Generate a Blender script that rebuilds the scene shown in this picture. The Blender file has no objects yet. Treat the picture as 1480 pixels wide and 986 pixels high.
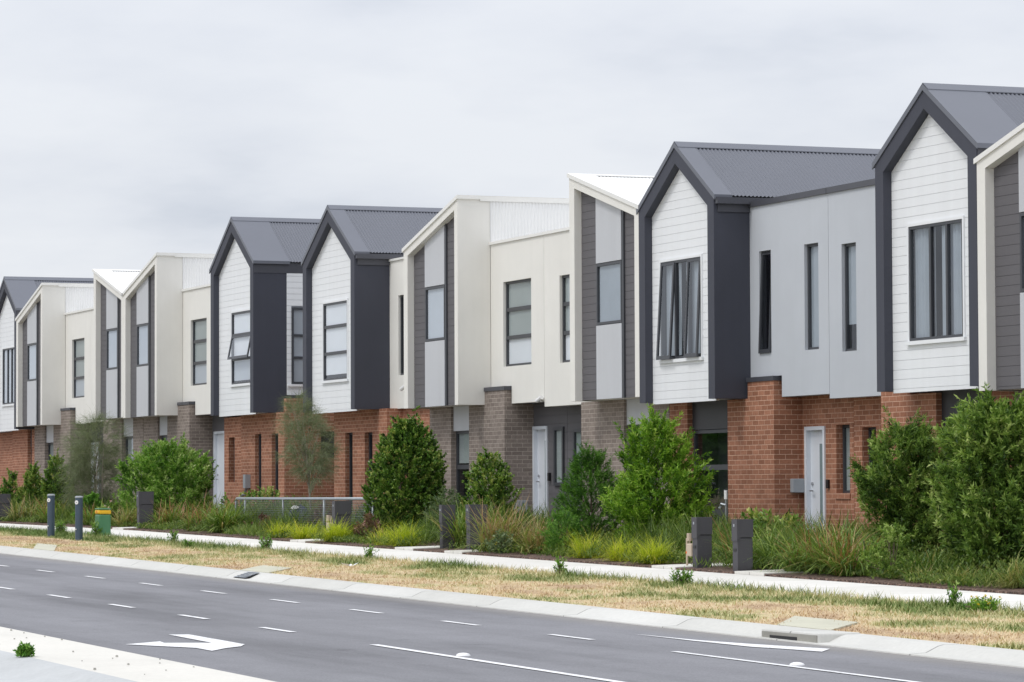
import bpy, math, random
import numpy as np
from mathutils import Matrix, Vector, noise as mnoise
R = math.radians
S = bpy.context.scene
COL = S.collection
rng = np.random.default_rng(7)
random.seed(7)

# ------------------------------------------------------------------ helpers
def lin(r, g, b):
    def c(v):
        v /= 255.0
        return v/12.92 if v <= 0.04045 else ((v+0.055)/1.055)**2.4
    return (c(r), c(g), c(b), 1.0)

class MB:
    """collects faces, links them as ONE mesh object"""
    def __init__(s): s.v = []; s.f = []; s.m = []
    def face(s, pts, mi=0):
        n = len(s.v); s.v += [tuple(p) for p in pts]
        s.f.append(tuple(range(n, n+len(pts)))); s.m.append(mi)
    def box(s, x0, x1, y0, y1, z0, z1, mi=0):
        a = [(x0,y0,z0),(x1,y0,z0),(x1,y1,z0),(x0,y1,z0),(x0,y0,z1),(x1,y0,z1),(x1,y1,z1),(x0,y1,z1)]
        n = len(s.v); s.v += a
        for q in ((0,3,2,1),(4,5,6,7),(0,1,5,4),(1,2,6,5),(2,3,7,6),(3,0,4,7)):
            s.f.append(tuple(n+i for i in q)); s.m.append(mi)
    def prism(s, poly, y0, y1, mi=0, front=None):
        """polygon in XZ (counter-clockwise seen from -Y) pushed from y0 to y1"""
        s.face([(x,y0,z) for x,z in poly], mi if front is None else front)
        s.face([(x,y1,z) for x,z in reversed(poly)], mi)
        k = len(poly)
        for i in range(k):
            a = poly[i]; b = poly[(i+1) % k]
            s.face([(b[0],y0,b[1]),(a[0],y0,a[1]),(a[0],y1,a[1]),(b[0],y1,b[1])], mi)
    def tube(s, pts, rad, seg=8, mi=0, cap=True):
        pts = [Vector(p) for p in pts]
        rad = rad if isinstance(rad, (list, tuple)) else [rad]*len(pts)
        n0 = len(s.v)
        for i, p in enumerate(pts):
            t = (pts[min(i+1, len(pts)-1)]-pts[max(i-1, 0)]).normalized()
            u = t.orthogonal().normalized() if abs(t.z) < .95 else Vector((1,0,0))
            u = (u - t*u.dot(t)).normalized(); w = t.cross(u)
            for k in range(seg):
                a = 2*math.pi*k/seg
                s.v.append(tuple(p+(u*math.cos(a)+w*math.sin(a))*rad[i]))
        for i in range(len(pts)-1):
            for k in range(seg):
                k2 = (k+1) % seg
                s.f.append((n0+i*seg+k, n0+i*seg+k2, n0+(i+1)*seg+k2, n0+(i+1)*seg+k)); s.m.append(mi)
        if cap:
            s.f.append(tuple(n0+k for k in reversed(range(seg)))); s.m.append(mi)
            e = n0+(len(pts)-1)*seg
            s.f.append(tuple(e+k for k in range(seg))); s.m.append(mi)
    def wall(s, x0, x1, z0, z1, y, t, ops=(), mi=0):
        """upright plate facing -Y with rectangular openings and their reveals"""
        xs = sorted({x0, x1, *[o[0] for o in ops], *[o[1] for o in ops]})
        zs = sorted({z0, z1, *[o[2] for o in ops], *[o[3] for o in ops]})
        xs = [x for x in xs if x0 <= x <= x1]; zs = [z for z in zs if z0 <= z <= z1]
        def hole(i, k):
            if i < 0 or k < 0 or i >= len(xs)-1 or k >= len(zs)-1: return True
            cx = (xs[i]+xs[i+1])/2; cz = (zs[k]+zs[k+1])/2
            return any(o[0] < cx < o[1] and o[2] < cz < o[3] for o in ops)
        for i in range(len(xs)-1):
            for k in range(len(zs)-1):
                if hole(i, k): continue
                a, b, c, d = xs[i], xs[i+1], zs[k], zs[k+1]
                s.face([(a,y,c),(b,y,c),(b,y,d),(a,y,d)], mi)
                s.face([(b,y+t,c),(a,y+t,c),(a,y+t,d),(b,y+t,d)], mi)
                if hole(i-1, k): s.face([(a,y+t,c),(a,y,c),(a,y,d),(a,y+t,d)], mi)
                if hole(i+1, k): s.face([(b,y,c),(b,y+t,c),(b,y+t,d),(b,y,d)], mi)
                if hole(i, k-1): s.face([(a,y+t,c),(b,y+t,c),(b,y,c),(a,y,c)], mi)
                if hole(i, k+1): s.face([(a,y,d),(b,y,d),(b,y+t,d),(a,y+t,d)], mi)
    def build(s, name, mats, parent=None, org=(0,0,0), smooth=False, bevel=0):
        me = bpy.data.meshes.new(name)
        o0 = parent_origin(parent) if parent else Vector(org)
        me.from_pydata([(a-o0[0], b-o0[1], c-o0[2]) for a, b, c in s.v], [], s.f)
        mats = mats if isinstance(mats, (list, tuple)) else [mats]
        for m in mats: me.materials.append(m)
        me.polygons.foreach_set('material_index', s.m)
        if smooth: me.polygons.foreach_set('use_smooth', [True]*len(s.f))
        me.update()
        o = bpy.data.objects.new(name, me); COL.objects.link(o)
        if parent: o.parent = parent
        else: o.location = o0
        if bevel:
            b = o.modifiers.new('edge', 'BEVEL'); b.width = bevel; b.segments = 2; b.limit_method = 'ANGLE'
        return o

def parent_origin(p):
    v = Vector((0,0,0))
    while p is not None:
        v += p.location; p = p.parent
    return v

def tag(o, label=None, cat=None, group=None, kind=None):
    if label: o['label'] = label
    if cat: o['category'] = cat
    if group: o['group'] = group
    if kind: o['kind'] = kind
    return o
def thing(name, loc, label, cat, group=None):
    o = bpy.data.objects.new(name, None); COL.objects.link(o)
    o.location = loc; o.empty_display_size = .3
    return tag(o, label, cat, group)

def clip(poly, x0, x1, z0, z1):
    def half(p, ax, lim, keep_less):
        out = []
        for i in range(len(p)):
            a = p[i]; b = p[(i+1) % len(p)]
            ia = a[ax] <= lim if keep_less else a[ax] >= lim
            ib = b[ax] <= lim if keep_less else b[ax] >= lim
            if ia: out.append(a)
            if ia != ib:
                t = (lim-a[ax])/(b[ax]-a[ax])
                out.append((a[0]+(b[0]-a[0])*t, a[1]+(b[1]-a[1])*t))
        return out
    for ax, lim, less in ((0,x0,False),(0,x1,True),(1,z0,False),(1,z1,True)):
        if len(poly) < 3: return []
        poly = half(poly, ax, lim, less)
    if len(poly) < 3: return []
    ar = abs(sum(poly[i][0]*poly[(i+1)%len(poly)][1]-poly[(i+1)%len(poly)][0]*poly[i][1] for i in range(len(poly))))/2
    return poly if ar > 1e-5 else []

def boards(mb, poly, holes, y, zbase, pitch=.15, gap=.0055, mi=0):
    """weatherboards clipped to a convex polygon in XZ, leaving rectangular holes"""
    zlo = min(p[1] for p in poly); zhi = max(p[1] for p in poly)
    xlo = min(p[0] for p in poly); xhi = max(p[0] for p in poly)
    k0 = math.floor((zlo-zbase)/pitch)-1
    for k in range(k0, k0+int((zhi-zlo)/pitch)+4):
        a = zbase+k*pitch+gap; b = zbase+(k+1)*pitch
        cuts = sorted({a, b, *[z for h in holes for z in h[2:] if a < z < b]})
        for c, d in zip(cuts, cuts[1:]):
            hs = sorted([h for h in holes if h[2] < (c+d)/2 < h[3]])
            segs = []; x = xlo
            for h in hs: segs.append((x, h[0])); x = h[1]
            segs.append((x, xhi))
            for p, q in segs:
                pl = clip(poly, p, q, c, d)
                if pl: mb.prism(pl, y, y+.022, mi)
    # backing behind the shadow gaps, also holed
    xs = sorted({xlo, xhi, *[h[0] for h in holes], *[h[1] for h in holes]})
    zs = sorted({zlo, zhi, *[h[2] for h in holes], *[h[3] for h in holes]})
    for i in range(len(xs)-1):
        for k in range(len(zs)-1):
            cx = (xs[i]+xs[i+1])/2; cz = (zs[k]+zs[k+1])/2
            if any(h[0] < cx < h[1] and h[2] < cz < h[3] for h in holes): continue
            pl = clip(poly, xs[i], xs[i+1], zs[k], zs[k+1])
            if pl: mb.prism(pl, y+.014, y+.06, mi)

# ------------------------------------------------------------------ materials
def newmat(name):
    m = bpy.data.materials.new(name); m.use_nodes = True
    nt = m.node_tree; nt.nodes.clear()
    out = nt.nodes.new('ShaderNodeOutputMaterial')
    p = nt.nodes.new('ShaderNodeBsdfPrincipled')
    nt.links.new(p.outputs[0], out.inputs[0])
    return m, nt, p, out
def N(nt, t, **kw):
    n = nt.nodes.new(t)
    for k, v in kw.items(): setattr(n, k, v)
    return n
def mixcol(nt, fac, a, b, blend='MIX'):
    n = N(nt, 'ShaderNodeMix', data_type='RGBA', blend_type=blend)
    if hasattr(fac, 'links'): nt.links.new(fac, n.inputs[0])
    else: n.inputs[0].default_value = fac
    for i, c in ((6, a), (7, b)):
        if hasattr(c, 'links'): nt.links.new(c, n.inputs[i])
        else: n.inputs[i].default_value = c
    return n.outputs[2]
def coords(nt): return N(nt, 'ShaderNodeTexCoord').outputs['Object']
def noisetex(nt, vec, scale, detail=4, rough=.6):
    n = N(nt, 'ShaderNodeTexNoise'); n.inputs['Scale'].default_value = scale
    n.inputs['Detail'].default_value = detail; n.inputs['Roughness'].default_value = rough
    nt.links.new(vec, n.inputs['Vector']); return n.outputs['Fac']
def ramp(nt, fac, stops):
    n = N(nt, 'ShaderNodeValToRGB'); e = n.color_ramp.elements
    while len(e) < len(stops): e.new(.5)
    for i, (p, c) in enumerate(stops): e[i].position = p; e[i].color = c
    nt.links.new(fac, n.inputs[0]); return n.outputs[0]
def bump(nt, p, h, strength, dist):
    b = N(nt, 'ShaderNodeBump'); b.inputs['Strength'].default_value = strength
    b.inputs['Distance'].default_value = dist
    nt.links.new(h, b.inputs['Height']); nt.links.new(b.outputs[0], p.inputs['Normal'])
def scaled(nt, vec, s):
    n = N(nt, 'ShaderNodeMapping'); n.inputs['Scale'].default_value = s
    nt.links.new(vec, n.inputs['Vector']); return n.outputs[0]
def mul(c, k): return (c[0]*k, c[1]*k, c[2]*k, 1)

def plaster(name, c, var=.06, rough=.85, streak=.05, bmp=.25):
    """painted render: faint blotches, rain streaks, trowel grain"""
    m, nt, p, _ = newmat(name); co = coords(nt)
    a = noisetex(nt, co, .9, 5)
    base = ramp(nt, a, [(.3, mul(c, 1-var)), (.7, mul(c, 1+var*.5))])
    st = noisetex(nt, scaled(nt, co, (5, 5, .35)), 1.0, 4)
    stm = ramp(nt, st, [(.35, (1-streak*2, 1-streak*2.1, 1-streak*2.3, 1)), (.6, (1,1,1,1))])
    nt.links.new(mixcol(nt, 1.0, base, stm, 'MULTIPLY'), p.inputs['Base Color'])
    p.inputs['Roughness'].default_value = rough
    p.inputs['Specular IOR Level'].default_value = .3
    if bmp: bump(nt, p, noisetex(nt, co, 70, 3), bmp, .01)
    return m
def simple(name, c, rough=.5, metal=0., var=.05, scale=3., spec=.5):
    m, nt, p, _ = newmat(name); co = coords(nt)
    f = noisetex(nt, co, scale, 4)
    nt.links.new(ramp(nt, f, [(.3, mul(c, 1-var)), (.7, mul(c, 1+var))]), p.inputs['Base Color'])
    p.inputs['Roughness'].default_value = rough; p.inputs['Metallic'].default_value = metal
    p.inputs['Specular IOR Level'].default_value = spec
    return m
def brickmat(name, c1, c2, mortar):
    m, nt, p, _ = newmat(name); co = coords(nt)
    sx = N(nt, 'ShaderNodeSeparateXYZ'); nt.links.new(co, sx.inputs[0])
    ad = N(nt, 'ShaderNodeMath', operation='ADD'); nt.links.new(sx.outputs[0], ad.inputs[0]); nt.links.new(sx.outputs[1], ad.inputs[1])
    cb = N(nt, 'ShaderNodeCombineXYZ'); nt.links.new(ad.outputs[0], cb.inputs[0]); nt.links.new(sx.outputs[2], cb.inputs[1])
    b = N(nt, 'ShaderNodeTexBrick'); nt.links.new(cb.outputs[0], b.inputs['Vector'])
    b.inputs['Scale'].default_value = 1; b.inputs['Brick Width'].default_value = .24
    b.inputs['Row Height'].default_value = .086; b.inputs['Mortar Size'].default_value = .0056
    b.inputs['Mortar Smooth'].default_value = .15; b.inputs['Bias'].default_value = 0
    b.inputs['Color1'].default_value = c1; b.inputs['Color2'].default_value = c2; b.inputs['Mortar'].default_value = mortar
    n1 = noisetex(nt, co, 1.1, 5); n2 = noisetex(nt, co, 22, 3)
    v = ramp(nt, n1, [(.3, (.84,.83,.82,1)), (.7, (1.06,1.05,1.04,1))])
    v2 = ramp(nt, n2, [(.3, (.85,.85,.85,1)), (.7, (1.08,1.08,1.08,1))])
    c = mixcol(nt, 1, mixcol(nt, 1, b.outputs['Color'], v, 'MULTIPLY'), v2, 'MULTIPLY')
    nt.links.new(c, p.inputs['Base Color']); p.inputs['Roughness'].default_value = .88
    p.inputs['Specular IOR Level'].default_value = .25
    inv = N(nt, 'ShaderNodeMath', operation='SUBTRACT'); inv.inputs[0].default_value = 1
    nt.links.new(b.outputs['Fac'], inv.inputs[1]); bump(nt, p, inv.outputs[0], .6, .006)
    return m
def glassmat(name, tint):
    m, nt, p, out = newmat(name); nt.nodes.remove(p)
    tr = N(nt, 'ShaderNodeBsdfTransparent'); tr.inputs[0].default_value = tint
    gl = N(nt, 'ShaderNodeBsdfGlossy'); gl.inputs['Roughness'].default_value = .015; gl.inputs[0].default_value = (.92,.95,1,1)
    fr = N(nt, 'ShaderNodeFresnel'); ge = N(nt, 'ShaderNodeNewGeometry'); im = N(nt, 'ShaderNodeMapRange')
    im.inputs[3].default_value = 1.6; im.inputs[4].default_value = 1/1.6       # same reflectance from both sides of the thin pane
    nt.links.new(ge.outputs['Backfacing'], im.inputs[0]); nt.links.new(im.outputs[0], fr.inputs[0])
    mx = N(nt, 'ShaderNodeMixShader'); nt.links.new(fr.outputs[0], mx.inputs[0])
    nt.links.new(tr.outputs[0], mx.inputs[1]); nt.links.new(gl.outputs[0], mx.inputs[2]); nt.links.new(mx.outputs[0], out.inputs[0])
    bp = N(nt, 'ShaderNodeBump'); bp.inputs['Strength'].default_value = .04; bp.inputs['Distance'].default_value = .02
    nt.links.new(noisetex(nt, coords(nt), 1.6, 2), bp.inputs['Height']); nt.links.new(bp.outputs[0], gl.inputs['Normal'])
    return m
def leafmat(name, stops, rough=.5, trans=.3):
    m, nt, p, out = newmat(name)
    at = N(nt, 'ShaderNodeAttribute', attribute_name='tint')
    c = ramp(nt, at.outputs['Fac'], stops)
    nt.links.new(c, p.inputs['Base Color']); p.inputs['Roughness'].default_value = rough
    p.inputs['Specular IOR Level'].default_value = .35
    t = N(nt, 'ShaderNodeBsdfTranslucent')
    nt.links.new(mixcol(nt, 1, c, (1.15,1.25,.7,1), 'MULTIPLY'), t.inputs[0])
    mx = N(nt, 'ShaderNodeMixShader'); mx.inputs[0].default_value = trans
    nt.links.new(p.outputs[0], mx.inputs[1]); nt.links.new(t.outputs[0], mx.inputs[2]); nt.links.new(mx.outputs[0], out.inputs[0])
    return m

M = {}
M['red_brick'] = brickmat('red brick', lin(148,101,79), lin(178,126,101), lin(212,174,152))
M['grey_brick'] = brickmat('grey brick', lin(132,121,114), lin(152,141,133), lin(184,174,165))
M['cream'] = plaster('cream render', lin(231,229,223), .04, streak=.008)
M['grey'] = plaster('grey render', lin(190,194,200), .035, streak=.008)
M['dark'] = plaster('dark painted render', lin(69,71,81), .06, .6, .02, .2)
M['darkmetal'] = simple('dark folded metal', lin(72,73,80), .4)
M['whitemetal'] = simple('white folded metal', lin(232,231,227), .45, var=.02)
M['board_white'] = plaster('white painted boards', lin(234,236,238), .02, .55, .015, 0)
M['board_dark'] = plaster('charcoal boards', lin(102,100,103), .05, .6, .02, 0)
M['panel'] = plaster('pale grey sheet', lin(194,196,200), .02, .6, .015, 0)
M['roof_dark'] = simple('grey steel roofing', lin(102,105,114), .42, .0, .04, .6, .5)
M['roof_white'] = simple('white steel roofing', lin(232,232,231), .42, .0, .03, .6, .5)
M['frame'] = simple('window frame paint', lin(64,66,71), .4)
M['glass'] = glassmat('window glass', (.87,.89,.90,1))
M['blind'] = simple('white roller blind', lin(244,246,250), .8, var=.02, scale=1)
M['blind_grey'] = simple('grey roller blind', lin(200,206,214), .8, var=.03, scale=1)
M['blind_sheer'] = simple('grey-green sheer blind', lin(172,180,178), .8, var=.04, scale=2)
M['blind_dim'] = simple('dim grey curtain', lin(164,172,180), .8, var=.06, scale=3)
M['infill'] = simple('near-black infill sheet', lin(56,56,60), .5)
M['interior'] = simple('dim room', lin(62,64,66), .9, var=.2, scale=.8)  # dark tone stands in for the shade of unlit rooms
M['door'] = simple('pale door paint', lin(222,227,234), .35, var=.02)
M['doorglass'] = simple('frosted door glass', lin(128,146,150), .2, var=.05)
M['steel'] = simple('brushed steel', lin(180,180,182), .3, .9)
M['meter'] = simple('grey meter enclosure', lin(158,164,170), .5)
M['black'] = simple('black plastic', lin(28,28,30), .4)
M['white'] = simple('white plastic', lin(235,235,235), .4)
M['pillar'] = plaster('charcoal pillar paint', lin(84,83,87), .07, .7, .04, .2)
M['beige'] = simple('beige meter paint', lin(188,172,152), .5)
M['galv'] = simple('galvanised steel', lin(158,164,168), .42, .55, .08, 6)
M['slate'] = simple('slate blue bollard paint', lin(66,82,98), .42, var=.08)
M['green'] = simple('green pit marker', lin(72,124,86), .45, var=.06)
M['yellow'] = simple('yellow band', lin(232,180,30), .5)
M['orange'] = simple('orange tag', lin(220,110,40), .5)
M['bluecloth'] = simple('dark blue tarpaulin', lin(40,48,84), .6, var=.2, scale=5)
M['bark'] = simple('bark', lin(108,94,80), .9, var=.25, scale=14)
M['palebark'] = simple('pale bark', lin(158,148,136), .9, var=.2, scale=14)
M['stake'] = simple('weathered stake', lin(120,108,94), .9, var=.2, scale=14)
def paintmat():
    m, nt, p, _ = newmat('worn road paint'); co = coords(nt)
    w = noisetex(nt, co, 26, 5, .7); g_ = noisetex(nt, co, 2.2, 3)
    a = N(nt, 'ShaderNodeMath', operation='MULTIPLY_ADD'); nt.links.new(g_, a.inputs[0]); a.inputs[1].default_value = .35; nt.links.new(w, a.inputs[2])
    nt.links.new(ramp(nt, a.outputs[0], [(.52, lin(172,172,174)), (.6, lin(226,226,226)), (.8, lin(238,238,240))]), p.inputs['Base Color'])
    p.inputs['Roughness'].default_value = .65; return m
M['paint'] = paintmat()

def concrete(name, c, blot=.1, jx=None, jw=.012):
    m, nt, p, _ = newmat(name); co = coords(nt)
    a = noisetex(nt, co, .7, 6, .65); b = noisetex(nt, co, 18, 4)
    col = ramp(nt, a, [(.3, mul(c, 1-blot)), (.55, c), (.75, mul(c, 1+blot*.4))])
    sp = ramp(nt, b, [(.3, (.95,.95,.95,1)), (.6, (1.015,1.015,1.015,1))])
    res = mixcol(nt, 1, col, sp, 'MULTIPLY')
    if jx:                                                        # saw-cut joints across the run, each bay poured a slightly different grey
        sx = N(nt, 'ShaderNodeSeparateXYZ'); nt.links.new(co, sx.inputs[0])
        dv_ = N(nt, 'ShaderNodeMath', operation='DIVIDE'); nt.links.new(sx.outputs[0], dv_.inputs[0]); dv_.inputs[1].default_value = jx
        fr_ = N(nt, 'ShaderNodeMath', operation='FRACT'); nt.links.new(dv_.outputs[0], fr_.inputs[0])
        lt_ = N(nt, 'ShaderNodeMath', operation='LESS_THAN'); nt.links.new(fr_.outputs[0], lt_.inputs[0]); lt_.inputs[1].default_value = jw/jx
        fl_ = N(nt, 'ShaderNodeMath', operation='FLOOR'); nt.links.new(dv_.outputs[0], fl_.inputs[0])
        wn = N(nt, 'ShaderNodeTexWhiteNoise', noise_dimensions='1D'); nt.links.new(fl_.outputs[0], wn.inputs['W'])
        res = mixcol(nt, 1, res, ramp(nt, wn.outputs['Value'], [(0, (.93,.93,.92,1)), (1, (1.03,1.03,1.03,1))]), 'MULTIPLY')
        res = mixcol(nt, lt_.outputs[0], res, mul(c, .45))
    nt.links.new(res, p.inputs['Base Color'])
    p.inputs['Roughness'].default_value = .85; p.inputs['Specular IOR Level'].default_value = .25
    bump(nt, p, b, .2, .01); return m
M['path'] = concrete('footpath concrete', lin(228,225,219), .05, 2.4, .02)
M['kerb'] = concrete('kerb concrete', lin(204,203,198), .08, 3.0, .03)
M['median'] = concrete('median concrete', lin(216,213,205), .07)
M['median_kerb'] = concrete('median kerb concrete', lin(190,192,192), .12)
M['slab'] = concrete('greenish slab', lin(196,194,176), .12)
M['stain'] = concrete('stained inlet concrete', lin(160,158,150), .25)

def asphaltmat():
    m, nt, p, _ = newmat('asphalt'); co = coords(nt)
    c = lin(126,126,130)
    n1 = noisetex(nt, scaled(nt, co, (.10, .85, 1)), 1, 5)          # wheel tracks run along the road
    n2 = noisetex(nt, co, 1.3, 5); n3 = noisetex(nt, co, 42, 2, .8)
    col = ramp(nt, n1, [(.3, mul(c, .72)), (.5, c), (.7, mul(c, 1.15))])
    v2 = ramp(nt, n2, [(.3, (.93,.93,.93,1)), (.7, (1.05,1.05,1.05,1))])
    v3 = ramp(nt, n3, [(.25, (.76,.76,.76,1)), (.5, (1,1,1,1)), (.8, (1.24,1.24,1.23,1))])
    res = mixcol(nt, 1, mixcol(nt, 1, col, v2, 'MULTIPLY'), v3, 'MULTIPLY')
    oil = ramp(nt, noisetex(nt, co, 1.9, 3, .5), [(.66, (1,1,1,1)), (.76, (.80,.80,.80,1))]); res = mixcol(nt, 1, res, oil, 'MULTIPLY')   # drips and scuffs
    sy = N(nt, 'ShaderNodeSeparateXYZ'); nt.links.new(co, sy.inputs[0])
    gm = N(nt, 'ShaderNodeMapRange'); nt.links.new(sy.outputs[1], gm.inputs[0]); gm.inputs[1].default_value = 15.5; gm.inputs[2].default_value = 16.2
    gq = N(nt, 'ShaderNodeMath', operation='MULTIPLY'); nt.links.new(gm.outputs[0], gq.inputs[0]); nt.links.new(noisetex(nt, co, 4, 5, .7), gq.inputs[1])
    res = mixcol(nt, gq.outputs[0], res, lin(150,144,134))                                      # grit along the gutter
    nt.links.new(res, p.inputs['Base Color'])
    p.inputs['Roughness'].default_value = .8; p.inputs['Specular IOR Level'].default_value = .3
    bump(nt, p, n3, .35, .008); return m
M['asphalt'] = asphaltmat()

def mulchmat():
    m, nt, p, _ = newmat('bark mulch'); co = coords(nt)
    v = N(nt, 'ShaderNodeTexVoronoi'); v.inputs['Scale'].default_value = 26
    nt.links.new(scaled(nt, co, (1, 1.6, 1)), v.inputs['Vector'])
    sh = N(nt, 'ShaderNodeSeparateColor'); nt.links.new(v.outputs['Color'], sh.inputs[0])
    c = ramp(nt, sh.outputs[0], [(0, lin(58,44,38)), (.5, lin(92,72,62)), (1, lin(140,116,102))])
    nt.links.new(c, p.inputs['Base Color']); p.inputs['Roughness'].default_value = .95
    bump(nt, p, v.outputs['Distance'], .8, .03); return m
M['mulch'] = mulchmat()
def turfmat(name, base):
    stops = [(0, lin(190,164,134)), (.12, lin(212,188,152)), (.3, lin(222,203,166)), (.5, lin(192,186,138)), (.72, lin(146,152,98)), (1, lin(104,126,68))]
    m, nt, p, _ = newmat(name)
    at = N(nt, 'ShaderNodeAttribute', attribute_name='tint'); c = ramp(nt, at.outputs['Fac'], stops)
    if base:
        co = coords(nt); n = noisetex(nt, co, 30, 4)
        c = mixcol(nt, 1, c, ramp(nt, n, [(.3, (.55,.52,.5,1)), (.65, (1,1,1,1))]), 'MULTIPLY')
        bump(nt, p, n, .5, .03)
    nt.links.new(c, p.inputs['Base Color']); p.inputs['Roughness'].default_value = .85
    p.inputs['Specular IOR Level'].default_value = .15
    return m
M['turf'] = turfmat('verge soil and thatch', True); M['blade'] = turfmat('grass blades', False)
M['ground'] = simple('dry paddock', lin(150,136,100), .95, var=.2, scale=.2)

# ------------------------------------------------------------------ the lie of the land: the street climbs gently away from the camera
def gz(x):
    a = -x
    if a < 0: return max(.01*a, -.6)
    if a < 80: return .01*a
    return .8+.005*(min(a, 300)-80)
XS = [40, 0, -10] + [-10-2*i for i in range(1, 66)] + [-150, -180, -240, -300]
def sheet(name, prof, mat, xs=XS, kind='structure', thick=0):
    """profile of (y, z above grade) points carried along the street"""
    mb = MB()
    for a, b in zip(xs, xs[1:]):
        for (y0, z0), (y1, z1) in zip(prof, prof[1:]):
            mb.face([(b,y0,z0+gz(b)),(a,y0,z0+gz(a)),(a,y1,z1+gz(a)),(b,y1,z1+gz(b))])
    o = mb.build(name, mat); return tag(o, kind=kind)
def bedz(x, y): return .235+gz(x)+(.03+.02*(y-21.8) if y > 21.8 else 0)

g = MB()
gx = [1500, 300, 40, 0, -40, -80, -120, -300, -1500]
for a, b in zip(gx, gx[1:]):
    for y0, y1 in ((-1500, -60), (-60, 60), (60, 1500)):
        g.face([(b,y0,gz(b)-.12),(a,y0,gz(a)-.12),(a,y1,gz(a)-.12),(b,y1,gz(b)-.12)])
tag(g.build('ground', M['ground']), kind='structure')
road = sheet('road', [(-6, -.02), (16.2, 0.0)], M['asphalt'])
sheet('kerb', [(16.12, -.05), (16.14, .012), (16.32, .022), (16.46, .085), (16.52, .098), (16.72, .10), (16.73, .03)], M['kerb'])
sheet('footpath', [(19.78, .14), (19.8, .232), (21.8, .235), (21.81, .14)], M['path'])
sheet('median', [(8.7, -.05), (8.66, .02), (8.60, .10), (8.52, .12), (7.45, .12)], M['median'])
sheet('median_kerb', [(7.45, .123), (7.34, .115), (7.2, .06), (6.98, .012), (6.7, .006), (6.68, -.05)], M['median_kerb'])
sheet('garden_bed', [(21.812, .2), (21.83, .262), (22.4, .275), (24, .315), (26.4, .34), (36, .36)], M['mulch'])

# the grass verge: greenness is a property of the turf, worked out once and shared by soil and blades
def green(x, y):
    e = (y-18.5)/1.3
    n = mnoise.noise(Vector((x*.35, y*.9, 0)))*.45 + mnoise.noise(Vector((x*1.1, y*2.2, 5)))*.3 + mnoise.noise(Vector((x*3.1, y*3.6, 9)))*.18
    left = max(0, min(1, (-x-66)/10))*(.35 if y > 18.7 else -.15)
    return max(0, min(1, .29+.32*max(0, e+.4)+left+n*1.3))
SLABS = [[(-32.9,16.74),(-34.2,16.74),(-35.4,17.55),(-33.8,17.55)], [(-53.0,16.74),(-54.6,16.74),(-55.9,17.55),(-54.3,17.55)], [(-67.4,16.74),(-69.2,16.74),(-72.4,17.6),(-70.6,17.6)]]
def on_slab(x, y, m=0.):
    for p in SLABS:
        if y < p[2][1]+m:
            t = (y-p[0][1])/(p[2][1]-p[0][1])
            if p[1][0]+(p[2][0]-p[1][0])*t-m*1.5 < x < p[0][0]+(p[3][0]-p[0][0])*t+m*1.5: return True
    return False
def verge():
    ys = np.linspace(16.72, 19.81, 24); xs = np.arange(-12, -135, -.22)
    v = []; t = []
    for x in xs:
        for y in ys:
            z = .085+(y-16.72)/(19.8-16.72)*.12+gz(x)+mnoise.noise(Vector((x*1.7, y*1.7, 2)))*.022*min(1, (y-16.6)*2)*(0 if on_slab(x, y, .22) else 1)
            v.append((x, y, z)); t.append(green(x, y))
    ny = len(ys); f = []
    for i in range(len(xs)-1):
        for k in range(ny-1):
            f.append((i*ny+k, i*ny+k+1, (i+1)*ny+k+1, (i+1)*ny+k))
    me = bpy.data.meshes.new('verge'); me.from_pydata(v, [], [q[::-1] for q in f])
    me.polygons.foreach_set('use_smooth', [True]*len(f))
    a = me.attributes.new('tint', 'FLOAT', 'POINT'); a.data.foreach_set('value', t)
    me.materials.append(M['turf']); me.update(); me.validate()
    o = bpy.data.objects.new('verge', me); COL.objects.link(o); tag(o, kind='structure')
verge()

def rawmesh(name, V, F4, tint, mat, parent=None, org=(0,0,0)):
    """numpy mesh: V (n,3), F (m,k) faces of equal size, tint per vertex"""
    o0 = parent_origin(parent) if parent else Vector(org)
    V = np.asarray(V, np.float32)-np.array(o0, np.float32)
    F4 = np.asarray(F4, np.int32); k = F4.shape[1]
    me = bpy.data.meshes.new(name)
    me.vertices.add(len(V)); me.vertices.foreach_set('co', V.ravel())
    me.loops.add(F4.size); me.loops.foreach_set('vertex_index', F4.ravel())
    me.polygons.add(len(F4)); me.polygons.foreach_set('loop_start', np.arange(0, F4.size, k, dtype=np.int32))
    try: me.polygons.foreach_set('loop_total', np.full(len(F4), k, np.int32))
    except Exception: pass
    a = me.attributes.new('tint', 'FLOAT', 'POINT'); a.data.foreach_set('value', np.asarray(tint, np.float32))
    me.materials.append(mat); me.update(calc_edges=True)
    o = bpy.data.objects.new(name, me); COL.objects.link(o)
    if parent: o.parent = parent
    else: o.location = o0
    return o

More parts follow.
